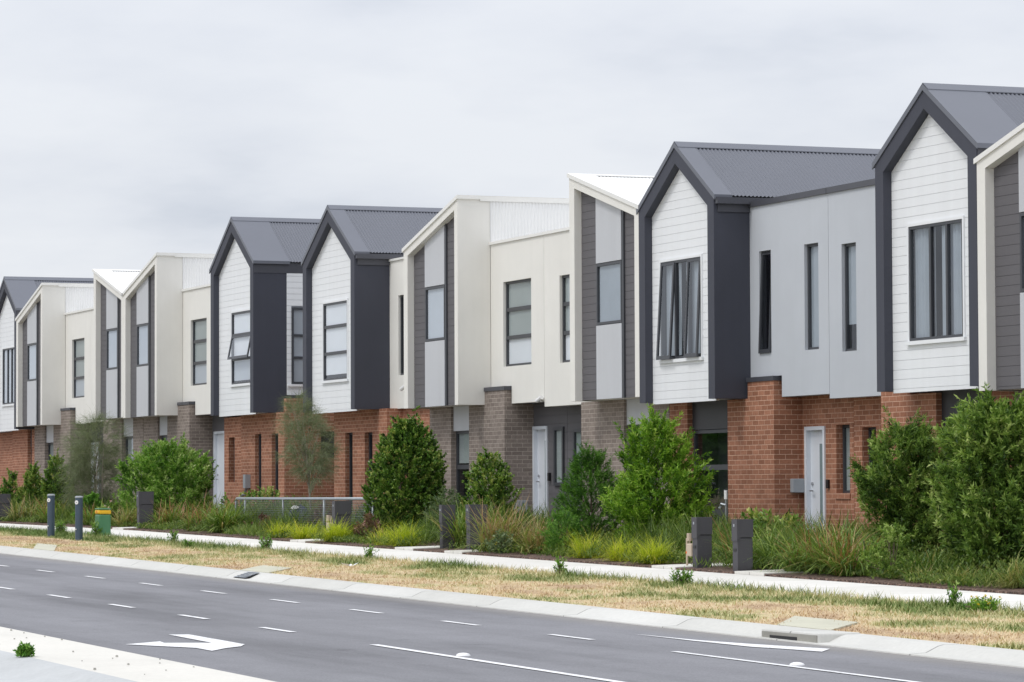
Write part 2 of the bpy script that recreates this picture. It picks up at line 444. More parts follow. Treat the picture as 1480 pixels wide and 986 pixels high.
def grass():
    n = 150000
    # nearer turf shows larger: sample denser near the camera
    x = -26-(rng.random(n)**1.25)*88; y = 16.75+rng.random(n)*3.1
    gr = np.array([green(a, b) for a, b in zip(x, y)])
    keep = (rng.random(n) < (.55+.45*gr)) & np.array([not on_slab(a, c, -.02 if (a*7.3) % 1 < .6 else -.14) for a, c in zip(x, y)]); x, y, gr = x[keep], y[keep], gr[keep]; n = len(x)
    z = .08+(y-16.72)/3.08*.12+np.array([gz(a) for a in x])
    h = (.016+.03*rng.random(n)**1.5)*(1+.9*gr)*(1+.9*np.clip((y-18.9)/.9, 0, 1))
    ang = rng.random(n)*6.283; lean = rng.random(n)*1.8
    w = .0055+.004*rng.random(n)
    V = np.zeros((n, 3, 3)); ca, sa = np.cos(ang), np.sin(ang)
    V[:,0] = np.stack([x-sa*w, y+ca*w, z], 1); V[:,1] = np.stack([x+sa*w, y-ca*w, z], 1)
    V[:,2] = np.stack([x+ca*h*lean, y+sa*h*lean, z+h], 1)
    t = np.clip(gr+rng.normal(0, .12, n), 0, 1)
    o = rawmesh('grass', V.reshape(-1, 3), np.arange(3*n).reshape(-1, 3), np.repeat(t, 3), M['blade'])
    tag(o, 'patchy dry and green grass growing on the verge', None, None, 'stuff')
grass()

# ------------------------------------------------------------------ road paint: children of the road
def paint(name, pts, z=.004):
    mb = MB(); mb.face([(x, y, z+gz(x)-.02*(16.2-y)/22.2+.003) for x, y in pts]); return mb.build(name, M['paint'], road)
def ribbon(name, x0, x1, y, w):
    mb = MB(); n = max(1, int(abs(x1-x0)/1.0)); zs = lambda x: gz(x)-.02*(16.2-y)/22.2+.007
    for i in range(n):
        a = x0+(x1-x0)*i/n; b = x0+(x1-x0)*(i+1)/n
        mb.face([(a,y-w/2,zs(a)),(b,y-w/2,zs(b)),(b,y+w/2,zs(b)),(a,y+w/2,zs(a))])
    return mb.build(name, M['paint'], road)
for k in range(13): ribbon('lane_dash', -35.0-3.4*k, -33.8-3.4*k, 14.33-.005*k, .085)
for k in range(12): ribbon('lane_dash', -37.8-3.41*k, -36.6-3.41*k, 11.85, .09)
ribbon('lane_line', -33.83, -14, 11.84, .10)
ribbon('lane_line', -31.42, -14, 14.22, .085)
paint('turn_arrow', [(-34.88,9.43),(-33.94,9.93),(-33.36,9.93),(-33.78,10.2),(-34.05,10.45),(-34.4,10.6),(-36.57,10.62),(-36.63,10.4),(-34.81,10.36),(-35.0,9.89),(-35.31,9.93)])
paint('lane_taper', [(-34.74,15.22),(-33.2,15.23),(-31.86,15.30),(-31.37,15.45),(-30.79,15.57),(-31.22,15.88),(-32.33,15.54),(-33.3,15.33)])

def stud(x, y, label):
    t = thing('road_stud', (x, y, gz(x)), label, 'road stud', 'raised white studs on the road')
    mb = MB(); n = 12
    z0 = gz(x)-.004
    for i in range(n):
        a, b = 2*math.pi*i/n, 2*math.pi*(i+1)/n
        for r0, r1, h0, h1 in ((.075,.064,0,.018),(.064,.034,.018,.028),(.034,0,.028,.031)):
            P = lambda r, h, q: (x+r*math.cos(q), y+r*math.sin(q), z0+h)
            mb.face([P(r0,h0,a), P(r0,h0,b), P(r1,h1,b)] + ([P(r1,h1,a)] if r1 else []))
    mb.build('dome', M['white'], t, smooth=True)
stud(-31.65, 12.02, 'white domed stud on the solid line nearest the concrete median')
stud(-29.0, 14.4, 'white domed stud beside the solid line nearest the kerb')

# ------------------------------------------------------------------ houses
F = 25.3      # front plane of the projecting upper boxes
GP = 25.9     # front plane of the ground-floor brickwork
REC = 26.45   # back of the recessed entries
BACK = 35.0

def window(h, x0, x1, z0, z1, y, rows=(), cols=(), openpane=None, blinds=(), fw=.045, glass='glass', depth=.07, name='window'):
    """frame at y; rows / cols are split positions; openpane = list of (col,row,offset) hinged at the top; blinds = list of (z0,z1,material)"""
    fr = MB(); xs = [x0, *cols, x1]; zs = [z0, *rows, z1]
    fr.box(x0, x0+fw, y, y+depth, z0, z1); fr.box(x1-fw, x1, y, y+depth, z0, z1)
    fr.box(x0+fw, x1-fw, y, y+depth, z0, z0+fw); fr.box(x0+fw, x1-fw, y, y+depth, z1-fw, z1)
    for c in cols: fr.box(c-fw*.65, c+fw*.65, y+.002, y+depth-.002, z0+fw, z1-fw)
    for r in rows: fr.box(x0+fw, x1-fw, y+.004, y+depth-.004, r-fw*.8, r+fw*.8)
    w = fr.build(name, M['frame'], h)
    opened = {(c, r): d for c, r, d in (openpane or [])}
    pn = MB()
    for i in range(len(xs)-1):
        for k in range(len(zs)-1):
            a, b = xs[i]+fw*.6, xs[i+1]-fw*.6; c, d = zs[k]+fw*.7, zs[k+1]-fw*.7
            if (i, k) in opened:
                off = opened[(i, k)]; sm = MB()
                yt, yb = y-.012, y-.012-off
                L = [(a,c),(b,c),(b,d),(a,d)]
                ya = lambda zz: yt+(yb-yt)*(d-zz)/(d-c)
                e = fw*.85
                for (p, q, r_, s_) in ((a-.02,a+e,c-.03,d),(b-e,b+.02,c-.03,d),(a+e,b-e,c-.03,c+e),(a+e,b-e,d-e,d)):
                    n0 = len(sm.v)
                    pts = [(xx, ya(zz)+dy, zz) for dy in (0,.035) for xx, zz in ((p,r_),(q,r_),(q,s_),(p,s_))]
                    sm.v += pts
                    for qd in ((0,1,2,3),(7,6,5,4),(0,4,5,1),(1,5,6,2),(2,6,7,3),(3,7,4,0)):
                        sm.f.append(tuple(n0+j for j in qd)); sm.m.append(0)
                sm.face([(a+e,ya(c+e)+.015,c+e),(b-e,ya(c+e)+.015,c+e),(b-e,ya(d-e)+.015,d-e),(a+e,ya(d-e)+.015,d-e)], 1)
                sm.build('sash', [M['frame'], M[glass]], w)
            else:
                pn.face([(a,y+.03,c),(b,y+.03,c),(b,y+.03,d),(a,y+.03,d)])
    if pn.f: pn.build('pane', M[glass], w)
    for bz0, bz1, mt in blinds:
        if mt == 'curtain':                                       # gathered cloth, drawn across part of the window
            bm = MB(); nn_ = 60; xa, xb = x0+fw, x1-fw
            P_ = [(xa+(xb-xa)*i/nn_, y+.09+.016*math.sin(i*1.35)+.01*math.sin(i*.47)) for i in range(nn_+1)]
            for i, (p0, p1) in enumerate(zip(P_, P_[1:])):
                if 24 <= i < 32: continue
                bm.face([(p0[0],p0[1],bz0),(p1[0],p1[1],bz0),(p1[0],p1[1],bz1),(p0[0],p0[1],bz1)])
            bm.build('curtain', M['blind_dim'], w); continue
        bm = MB(); bm.box(x0+fw*.5, x1-fw*.5, y+.05, y+.056, bz0, bz1); bm.build('blind', M[mt], w)
    nb = MB()                                                     # shallow box whose dark colour carries the shade indoors
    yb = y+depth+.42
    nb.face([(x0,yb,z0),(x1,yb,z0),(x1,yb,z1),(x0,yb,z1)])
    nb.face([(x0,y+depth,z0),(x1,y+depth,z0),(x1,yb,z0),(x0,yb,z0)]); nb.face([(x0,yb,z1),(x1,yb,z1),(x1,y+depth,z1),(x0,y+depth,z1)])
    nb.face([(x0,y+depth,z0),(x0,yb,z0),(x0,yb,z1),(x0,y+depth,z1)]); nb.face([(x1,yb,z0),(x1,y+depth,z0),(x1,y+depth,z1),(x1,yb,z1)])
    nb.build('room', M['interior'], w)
    return w

def door(h, x0, x1, z0, z1, y, glass=True, strip=.62):
    d = MB(); d.box(x0+.07, x1-.06, y+.06, y+.1, z0+.03, z1-.065); dr = d.build('door', M['door'], h)
    f = MB(); f.box(x0, x0+.07, y-.03, y+.12, z0, z1); f.box(x1-.06, x1, y-.03, y+.12, z0, z1); f.box(x0+.07, x1-.06, y-.03, y+.12, z1-.065, z1)
    f.box(x0+.07, x1-.06, y-.02, y+.12, z0, z0+.03); f.build('door_frame', M['door'], dr)
    if glass:
        g_ = MB(); c = x0+(x1-x0)*strip; g_.box(c-.045, c+.045, y+.052, y+.062, z0+.25, z1-.3); g_.build('glass_strip', M['doorglass'], dr)
    k = MB(); hx = x0+.15; k.tube([(hx,y+.06,z0+1.0),(hx,y+.0,z0+1.0),(hx+.11,y-.005,z0+1.0)], .013, 6)
    k.build('handle', M['steel'], dr)
    k = MB(); k.tube([(hx,y+.062,z0+1.12),(hx,y+.035,z0+1.12)], .028, 8); k.build('lock', M['steel'], dr)
    return dr

def corr_slope(mb, xr, zr, xe, ze, y0, y1, amp=.012, pitch=.076, mi=0, seg=6):
    """corrugated sheet from ridge line (xr,zr) down to eave line (xe,ze), waves across y"""
    n = int((y1-y0)/pitch*seg); nx, nz = -(ze-zr), (xe-xr); l = math.hypot(nx, nz); nx, nz = nx/l, nz/l
    if nz < 0: nx, nz = -nx, -nz
    rows = []
    for i in range(n+1):
        y = y0+(y1-y0)*i/n; a = amp*math.cos(2*math.pi*i/seg)
        rows.append(((xr+nx*a, y, zr+nz*a), (xe+nx*a, y, ze+nz*a)))
    up = xe > xr
    for (a, b), (c, d) in zip(rows, rows[1:]):
        mb.face([a, b, d, c] if up else [b, a, c, d], mi)

def corr_wall(mb, x, y0, y1, zt, zb, out=1, amp=.006, pitch=.076, seg=6):
    n = int((y1-y0)/pitch*seg)
    P = [(x+out*amp*math.cos(2*math.pi*i/seg), y0+(y1-y0)*i/n) for i in range(n+1)]
    for (xa, ya), (xb, yb) in zip(P, P[1:]):
        q = [(xa,ya,zb),(xb,yb,zb),(xb,yb,zt),(xa,ya,zt)]
        mb.face(q if out > 0 else q[::-1])

def frame_ring(outer, inner, y0, yin, yback, mb, mi=0, tops=True):
    """open-bottomed ring: matching outer and inner outlines from bottom-left over the top to bottom-right"""
    for i in range(len(outer)-1):
        a, b, c, d = outer[i], outer[i+1], inner[i+1], inner[i]
        mb.face([(a[0],y0,a[1]),(d[0],y0,d[1]),(c[0],y0,c[1]),(b[0],y0,b[1])], mi)
        mb.face([(d[0],y0,d[1]),(d[0],yin,d[1]),(c[0],yin,c[1]),(c[0],y0,c[1])], mi)
        mb.face([(a[0],yback,a[1]),(a[0],y0,a[1]),(b[0],y0,b[1]),(b[0],yback,b[1])], mi)
    for o, i in ((outer[0], inner[0]), (inner[-1], outer[-1])):
        mb.face([(o[0],yback,o[1]),(i[0],yback,i[1]),(i[0],y0,i[1]),(o[0],y0,o[1])], mi)

def gable_box(h, x0, x1, z0, ze, za, wx, wz, cap=.25, side=.75, cols=(), rows=(), openpane=(), blinds=(), gutter=True, pitchbase=0.):
    """dark gabled box with white boards; roof runs back from it"""
    ze -= .045; za -= .055                                        # measured to the top of the capping
    xm = (x0+x1)/2; t = .27; sl = (za-ze)/(xm-x0); vt = .34
    outer = [(x0,z0),(x0,ze),(xm,za),(x1,ze),(x1,z0)]
    inner = [(x0+t,z0),(x0+t,ze+t*sl-vt),(xm,za-vt),(x1-t,ze+t*sl-vt),(x1-t,z0)]
    mb = MB(); frame_ring(outer, inner, F, F+.19, F+side, mb); mb.build('gable_frame', M['dark'], h)
    cl = MB(); poly = [(x0+t+.002,z0-.03),(x1-t-.002,z0-.03),(x1-t-.002,ze+t*sl-vt),(xm,za-vt-.004),(x0+t+.002,ze+t*sl-vt)]
    a, b, c, d = wx[0], wx[1], wz[0], wz[1]
    boards(cl, poly, [(a-.01,b+.01,c-.01,d+.01)], F+.15, z0+pitchbase)
    cl.build('cladding', M['board_white'], h)
    tr = MB(); e = .05
    tr.box(a-e, a-.002, F+.128, F+.2, c-e, d+e); tr.box(b+.002, b+e, F+.128, F+.2, c-e, d+e)
    tr.box(a-.002, b+.002, F+.128, F+.2, d+.002, d+e); tr.box(a-e-.03, b+e+.03, F+.10, F+.2, c-e-.012, c-.002)
    tr.build('window_trim', M['board_white'], h)
    window(h, a, b, c, d, F+.14, rows=rows, cols=cols, openpane=openpane, blinds=blinds)
    so = MB(); so.box(x0+.03, x1-.03, F+.2, 27.0, z0+.01, z0+.05); so.build('soffit', M['board_white'], h)
    # roof
    rf = MB(); ov = .07; zo = ze-ov*sl
    corr_slope(rf, xm, za+.03, x1+ov, zo+.03, F+cap, BACK); corr_slope(rf, xm, za+.03, x0-ov, zo+.03, F+cap, BACK)
    ro = rf.build('roof', M['roof_dark'], h)
    fl = MB(); y0, y1 = F-.02, F+cap+.05
    for s, xe in ((1, x1+ov), (-1, x0-ov)):
        q = [(xm,y0,za+.046),(xe,y0,zo+.046),(xe,y1,zo+.046),(xm,y1,za+.046)]; fl.face(q if s > 0 else q[::-1])
        q = [(xe,y0,zo+.046),(xe,y0,zo-.03),(xe,y1,zo-.03),(xe,y1,zo+.046)]; fl.face(q if s > 0 else q[::-1])
        # folded barge on the front edge
        q = [(xm,y0,za+.046),(xm,y0,za-.05),(xe,y0,zo-.05),(xe,y0,zo+.046)]; fl.face(q if s > 0 else q[::-1])
        q = [(xm,y0,za-.05),(xm,F+.004,za-.05),(xe,F+.004,zo-.05),(xe,y0,zo-.05)]; fl.face(q if s > 0 else q[::-1])
    fl.build('flashing', M['roof_dark'], ro)
    rc = MB()
    for s in (1, -1):
        xe = xm+s*.17; z_ = za+.059-.17*sl
        q = [(xm,F-.015,za+.063),(xe,F-.015,z_),(xe,BACK,z_),(xm,BACK,za+.063)]; rc.face(q if s > 0 else q[::-1])
        q = [(xm,F-.015,za+.052),(xe,F-.015,z_-.014),(xe,BACK,z_-.014),(xm,BACK,za+.052)]; rc.face(q[::-1] if s > 0 else q)
        q = [(xe,F-.015,z_),(xe,F-.015,z_-.014),(xe,BACK,z_-.014),(xe,BACK,z_)]; rc.face(q if s > 0 else q[::-1])
    rc.build('ridge_cap', M['roof_dark'], ro)
    if gutter:
        gu = MB(); gy = F+.02
        gu.box(x1+.004, x1+.115, gy, BACK-.2, ze-.16, ze-.045); gu.box(x1+.004, x1+.03, gy+.05, BACK-.2, ze-.3, ze-.16)
        gu.build('gutter', M['darkmetal'], h)
    else:
        gu = MB(); gu.box(x1+.002, x1+.012, F+.02, BACK-.2, ze-.3, ze-.05); gu.build('fascia', M['darkmetal'], h)
    co = MB(); co.prism([(x0+.02,z0+.04),(x1-.02,z0+.04),(x1-.02,ze-.05),(xm,za-.06),(x0+.02,ze-.05)], F+.72, BACK, 1, 0)
    co.build('inner_wall', [M['interior'], M['grey']], h)

def skillion_box(h, x0, x1, z0, zl, zr, side=.74, blind='blind_grey', rise='right', zpar=None, extra=None):
    """cream box under one slanted roof plane; charcoal boards with a pale centre strip and a window"""
    zl -= .04; zr -= .04
    t = .25; sl = (zr-zl)/(x1-x0); vt = .20; ztop = lambda x: zl+(x-x0)*sl
    outer = [(x0,z0),(x0,zl),(x1,zr),(x1,z0)]
    inner = [(x0+t,z0),(x0+t,ztop(x0+t)-vt),(x1-.2,ztop(x1-.2)-vt),(x1-.2,z0)]
    mb = MB(); frame_ring(outer, inner, F, F+.19, F+side, mb); mb.build('slanted_frame', M['cream'], h)
    px0, px1 = x0+1.06, x0+2.27
    zi = lambda x: ztop(x)-vt
    cl = MB()
    for a, b in ((x0+t+.002, px0), (px1+.09, x1-.202)):
        boards(cl, [(a,z0+.01),(b,z0+.01),(b,zi(b)-.003),(a,zi(a)-.003)], [], F+.15, z0+.05)
    cl.build('cladding', M['board_dark'], h)
    wz0, wz1 = z0+1.43, z0+2.6
    for a, b in ((z0+.01, wz0-.012), (wz1+.012, None)):
        p = MB()
        poly = [(px0,a),(px1,a),(px1,zi(px1)-.003 if b is None else b),(px0,zi(px0)-.003 if b is None else b)]
        p.prism(poly, F+.105, F+.2); p.build('panel', M['panel'], h)
    tm = MB(); tm.prism([(px1+.002,z0+.01),(px1+.088,z0+.01),(px1+.088,zi(px1+.088)-.004),(px1+.002,zi(px1)-.004)], F+.115, F+.2); tm.build('panel_trim', M['frame'], h)
    window(h, px0, px1, wz0, wz1, F+.11, blinds=[(wz0+.02, wz1-.02, blind)], fw=.05)
    so = MB(); so.box(x0+.03, x1-.03, F+.2, 27.0, z0+.012, z0+.05); so.build('soffit', M['cream'], h)
    rf = MB(); hi = (x1, zr) if rise == 'right' else (x0, zl); lo = (x0, zl) if rise == 'right' else (x1, zr)
    corr_slope(rf, hi[0], hi[1]+.03, lo[0], lo[1]+.03, F+.45, BACK)
    ro = rf.build('roof', M['roof_white'], h)
    fl = MB(); o = .045
    for y0, y1, zz in ((F-.03, F+.5, .045),):
        fl.prism([(x0-o,ztop(x0-o)-.035),(x1+o,ztop(x1+o)-.035),(x1+o,ztop(x1+o)+zz),(x0-o,ztop(x0-o)+zz)], y0, y1)
    fl.build('flashing', M['whitemetal'], ro)
    hx, hz = hi; s = 1 if rise == 'right' else -1
    rc = MB(); k_ = abs(sl); pq = [(hx-s*.17,hz+.044-.17*k_),(hx+s*.03,hz+.044),(hx+s*.03,hz+.056),(hx-s*.17,hz+.056-.17*k_)]
    rc.prism(pq if s > 0 else pq[::-1], F+.5, BACK); rc.box(min(hx+s*.014, hx+s*.03), max(hx+s*.014, hx+s*.03), F+.502, BACK, hz-.06, hz+.042)
    rc.build('ridge_cap', M['whitemetal'], ro)
    cw = MB(); corr_wall(cw, hx+s*.004-(.0 if s > 0 else .0), F+side, BACK, hz+.02, (zpar or z0+3.4)-.1, s); cw.build('corrugated_side', M['roof_white'], h)
    co = MB(); co.prism([(x0+.02,z0+.04),(x1-.02,z0+.04),(x1-.02,zr-.05),(x0+.02,zl-.05)], F+.72, BACK, 1, 0)
    co.build('inner_wall', [M['interior'], M['cream']], h)

def upper_wall(h, x0, x1, z0, z1, y, mat, ops=(), capm='darkmetal', notch=None, capz=.1, thick=.22):
    """rendered wall between the boxes, flat roof behind its parapet"""
    mb = MB(); o = list(ops)
    if notch: o.append((notch[0], notch[1], z0, notch[2]))
    mb.wall(x0, x1, z0, z1, y, thick, o); mb.build('upper_wall', M[mat], h)
    cp = MB(); cp.box(x0-.0, x1, y-.035, y+thick+.1, z1+.001, z1+capz); cp.build('parapet_cap', M[capm], h)
    co = MB(); co.box(x0+.02, x1-.02, y+.62, BACK, z0+.05, z1-.15, 0); co.build('inner_wall', M['interior'], h)
    rf = MB(); rf.box(x0+.01, x1-.01, y+thick+.002, BACK, z1-.14, z1-.1); rf.build('flat_roof', M['whitemetal'], h)
    so = MB(); zs = z0+.012; so.box(x0+.02, x1-.02, y+thick+.002, 27.2, zs, zs+.03); so.build('soffit', M['board_white'], h)

def pier(h, x0, x1, zb, zt, mat, cap=None, y=GP, d=.57, name='brick_pier'):
    mb = MB(); mb.box(x0, x1, y, y+d, zb, zt); o = mb.build(name, M[mat], h)
    if cap:
        c = MB(); c.box(cap[0]-.012, cap[1]+.012, y-.02, y+.2, zt+.001, zt+.09); c.build('capping', M['darkmetal'], o)
    return o

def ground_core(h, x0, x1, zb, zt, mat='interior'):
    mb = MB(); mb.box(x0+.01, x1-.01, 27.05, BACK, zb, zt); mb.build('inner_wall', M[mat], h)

DG = 'dark gabled townhouses'; CT = 'cream townhouses with slanted roofs'

# --- gabled house with tilted-open panes (joint with its right neighbour at -51.05)
def house_open_panes():
    z0 = 3.56; fz = .93
    h = thing('gabled_townhouse', (-54.2, F, fz), 'dark gabled townhouse with two tilted-open panes in white boards, grey wall at its right', 'house', DG)
    gable_box(h, -57.38, -54.1, z0, 7.2, 8.25, (-56.7,-54.95), (4.33,6.12), .28, cols=(-56.08,-55.52), openpane=[(0,0,.10),(2,0,.085)], blinds=[(4.4,6.1,'curtain')], pitchbase=.05)
    wl = (-53.73,-53.26,4.34,6.14); wr = (-51.96,-51.43,4.33,6.14)
    upper_wall(h, -54.1, -51.056, z0, 6.94, 26.0, 'grey', [wl, wr], notch=(-54.1,-52.86,3.93))
    window(h, wl[0], wl[1], wl[2], wl[3], 26.05, openpane=[(0,0,.07)]); window(h, wr[0], wr[1], wr[2], wr[3], 26.06, blinds=[(4.36,6.1,'blind_dim')])
    b = MB(); b.wall(-57.37, -54.86, .75, z0+.01, GP, .24, [(-56.58,-54.86,.75,z0+.01)]); b.build('brick_wall', M['red_brick'], h)
    p = MB(); p.box(-56.578, -54.862, GP+.1, GP+.16, 3.05, z0+.01); p.build('infill_panel', M['infill'], h)
    window(h, -56.578, -54.862, 1.02, 3.04, GP+.12, rows=(1.55,2.36), fw=.06)
    o = pier(h, -54.86, -52.98, .75, z0-.005, 'red_brick'); 
    u = MB(); u.box(-54.02, -52.98, GP, GP+.16, z0-.004, 3.93-.085); u2 = u.build('brick_upstand', M['red_brick'], h)
    c = MB(); c.box(-54.04, -52.96, GP-.02, GP+.2, 3.93-.084, 3.93-.003); c.build('capping', M['darkmetal'], h)
    r = MB(); r.wall(-52.978, -51.056, .75, z0+.01, REC, .2, [(-52.86,-52.1,.75,3.04),(-51.7,-51.2,1.89,3.05)]); r.build('entry_wall', M['red_brick'], h)
    door(h, -52.86, -52.1, fz, 3.04, REC); window(h, -51.7, -51.2, 1.89, 3.05, REC+.12, blinds=[(1.9,3.0,'blind_sheer')])
    si = MB(); si.box(-51.73, -51.17, REC-.025, REC+.1, 1.79, 1.888); si.build('brick_sill', M['red_brick'], h)
    mt = MB(); mt.box(-52.978, -52.86, 26.2, 26.42, 1.9, 2.14); mo = mt.build('meter_box', M['meter'], h, bevel=.01)
    bl = MB(); bl.box(-52.03, -51.95, REC-.04, REC, 1.97, 2.12); bl.build('doorbell', M['black'], h)
    ground_core(h, -57.38, -51.06, .7, z0)
house_open_panes()

def house_closed_panes():
    z0 = 3.50; fz = .87
    h = thing('gabled_townhouse', (-47.9, F, fz), 'dark gabled townhouse nearest the camera, closed three-pane window in white boards', 'house', DG)
    gable_box(h, -48.02, -44.76, z0, 7.2, 8.25, (-47.17,-45.45), (4.27,6.07), .95, side=.74, cols=(-46.5,-45.97), blinds=[(4.3,6.05,'curtain')], gutter=False, pitchbase=.03)
    wl = (-50.57,-50.05,4.25,6.05); wr = (-48.9,-48.43,4.25,6.05)
    upper_wall(h, -51.044, -48.02, z0-.02, 6.94, 26.0, 'grey', [wl, wr], notch=(-49.2,-48.02,3.86))
    window(h, *wl, 26.06, blinds=[(4.7,6.0,'blind_dim')]); window(h, *wr, 26.06)
    pier(h, -49.02, -47.18, .7, z0-.03, 'red_brick')
    u = MB(); u.box(-49.02, -48.04, GP, GP+.16, z0-.028, 3.86-.085); u.build('brick_upstand', M['red_brick'], h)
    b = MB(); b.wall(-47.18, -44.77, .7, z0-.0, GP, .24, [(-47.18,-45.47,.7,z0)]); b.build('brick_wall', M['red_brick'], h)
    p = MB(); p.box(-47.178, -45.472, GP+.1, GP+.16, 3.0, z0); p.build('infill_panel', M['infill'], h)
    window(h, -47.178, -45.472, .98, 2.99, GP+.12, rows=(1.5,2.3), fw=.06)
    r = MB(); r.wall(-51.044, -49.022, .7, z0-.01, REC, .2, [(-49.9,-49.14,.7,2.98),(-50.75,-50.25,1.83,2.99)]); r.build('entry_wall', M['red_brick'], h)
    door(h, -49.9, -49.14, fz, 2.98, REC); window(h, -50.75, -50.25, 1.83, 2.99, REC+.12)
    ground_core(h, -51.04, -44.77, .65, z0-.02)
house_closed_panes()

def cream_ground(h, xs, zb, z0, mat='grey_brick'):
    """xs: list of (x0,x1) brick fronts; the gap between holds a pale panel above a dark window"""
    for a, b in xs:
        m = MB(); m.box(a, b, GP, GP+.3, zb, z0+.008); m.build('brick_wall', M[mat], h)
def panel_window(h, a, b, zb, zt, z0, panel='panel'):
    p = MB(); p.box(a+.002, b-.002, GP+.06, GP+.14, zt, z0+.008); p.build('infill_panel', M[panel], h)
    window(h, a+.002, b-.002, zb, zt-.005, GP+.12, rows=(zb+(zt-zb)*.62,), fw=.06, blinds=[(zb+(zt-zb)*.66, zt-.05, 'blind_sheer')])

def cwin(h, x0, x1, z0, z1, y, low='blind'):
    a = z0+(z1-z0)*.34; b = z0+(z1-z0)*.67
    window(h, x0, x1, z0, z1, y, rows=(a, b), blinds=[(a-.02, z1-.03, 'blind_sheer'), (z0+.03, a-.02, low)], fw=.05)

def camera_unit(h, x, y, z, s=1):
    c = MB(); c.tube([(x,y,z),(x,y-.05,z)], .04, 8); c.tube([(x-.06*s,y-.09,z-.04),(x+.12*s,y-.06,z+.03)], .045, 10); c.build('security_camera', M['white'], h)
    l = MB(); l.tube([(x-.06*s,y-.09,z-.04),(x-.068*s,y-.0905,z-.043)], .034, 10); l.build('camera_lens', M['black'], h)

def house_falling_right():
    z0 = 3.68; fz = 1.05
    h = thing('cream_townhouse', (-60.7, F, fz), 'cream townhouse whose slanted front falls to the right against the gable with open panes', 'house', CT)
    skillion_box(h, -60.72, -57.385, z0, 8.11, 7.24, rise='left', zpar=7.2, blind='blind_dim')
    w = (-63.05,-61.5,4.52,6.28)
    upper_wall(h, -63.874, -60.72, z0-.02, 7.16, 26.05, 'cream', [w], 'whitemetal', capz=.06)
    cwin(h, *w, 26.11)
    cream_ground(h, [(-61.6,-59.5),(-58.3,-57.385)], .8, z0)
    panel_window(h, -59.5, -58.3, 1.1, 3.2, z0)
    r = MB(); boards(r, [(-63.874,.8),(-61.6,.8),(-61.6,z0),(-63.874,z0)], [(-63.5,-63.0,2.0,3.2),(-62.72,-61.95,.8,3.16)], REC+.1, .8, .18)
    r.build('entry_cladding', M['board_dark'], h)
    window(h, -63.5, -63.0, 2.0, 3.2, REC+.06, blinds=[(2.05,3.15,'blind_sheer')], fw=.07); door(h, -62.72, -61.95, fz, 3.16, REC+.1)
    ground_core(h, -63.87, -57.39, .75, z0-.02)
house_falling_right()

def house_white_blind():
    z0 = 3.77; fz = 1.14
    h = thing('cream_townhouse', (-67, F, fz), 'cream townhouse rising to the right, big window with white lower blind, white camera below', 'house', CT)
    skillion_box(h, -70.23, -66.865, z0, 7.30, 8.19, rise='right', zpar=7.19)
    w = (-66.15,-64.58,4.55,6.33)
    upper_wall(h, -66.865, -63.886, z0, 7.16, 26.05, 'cream', [w], 'whitemetal', notch=(-66.865,-65.69,4.14), capz=.06)
    cwin(h, *w, 26.11)
    cream_ground(h, [(-70.22,-68.9),(-67.8,-66.87)], .9, z0)
    panel_window(h, -68.9, -67.8, 1.2, 3.25, z0)
    m = MB(); m.box(-66.868, -65.72, GP, GP+.74, .9, 3.765); m.box(-66.862, -65.72, GP, GP+.16, 3.766, 4.05); m.build('brick_pier', M['grey_brick'], h)
    c = MB(); c.box(-66.862, -65.70, GP-.02, GP+.17, 4.051, 4.135); c.build('capping', M['darkmetal'], h)
    r = MB(); boards(r, [(-65.718,.9),(-63.886,.9),(-63.886,z0),(-65.718,z0)], [(-65.75,-64.93,.9,3.29),(-64.55,-64.03,2.05,3.26)], REC+.1, .8, .18)
    r.build('entry_cladding', M['board_dark'], h)
    door(h, -65.715, -64.93, fz, 3.29, REC+.1, strip=.68); window(h, -64.55, -64.03, 2.05, 3.26, REC+.06, blinds=[(2.1,3.2,'blind_sheer')], fw=.07)
    bl = MB(); bl.box(-64.84, -64.76, REC+.05, REC+.1, 2.15, 2.32); bl.build('doorbell', M['black'], h)
    mt = MB(); mt.box(-65.718, -65.6, 26.1, 26.36, 1.5, 1.75); mt.build('meter_box', M['meter'], h, bevel=.01)
    camera_unit(h, -64.0, 26.05, 3.82)
    ground_core(h, -70.22, -63.89, .85, z0)
house_white_blind()

def house_rolled_blinds():
    z0 = 3.84; fz = 1.2
    h = thing('gabled_townhouse', (-75.5, F, fz), 'dark gabled townhouse with white blinds in a closed three-row window, right of the open lane', 'house', DG)
    gable_box(h, -77.38, -73.57, z0, 7.5, 8.68, (-76.23,-74.49), (4.57,6.39), .3, side=.86, rows=(5.2,5.83), blinds=[(5.15,6.36,'blind'),(4.7,5.15,'blind')], pitchbase=.02)
    w = (-72.98,-72.3,4.6,6.43)
    upper_wall(h, -73.57, -70.24, z0, 7.24, 26.16, 'cream', [w], 'whitemetal', capz=.05)
    window(h, *w, 26.21); camera_unit(h, -72.49, 26.16, 4.31)
    s1 = (-76.0,-75.47,1.3,3.34); s2 = (-74.6,-74.05,1.3,3.32)
    b = MB(); b.wall(-76.82, -73.05, .9, z0+.008, GP, .38, [s1, s2]); b.build('brick_wall', M['red_brick'], h)
    for s in (s1, s2): window(h, *s, GP+.1, fw=.05)
    l = MB(); l.box(-76.82, -76.6, GP+.382, 33, .9, z0+.008); l.build('side_wall', M['red_brick'], h)
    r = MB(); r.box(-73.048, -70.24, 26.28, 26.5, .9, z0+.008); r.build('entry_wall', M['red_brick'], h)
    ground_core(h, -76.6, -70.25, .9, z0)
house_rolled_blinds()

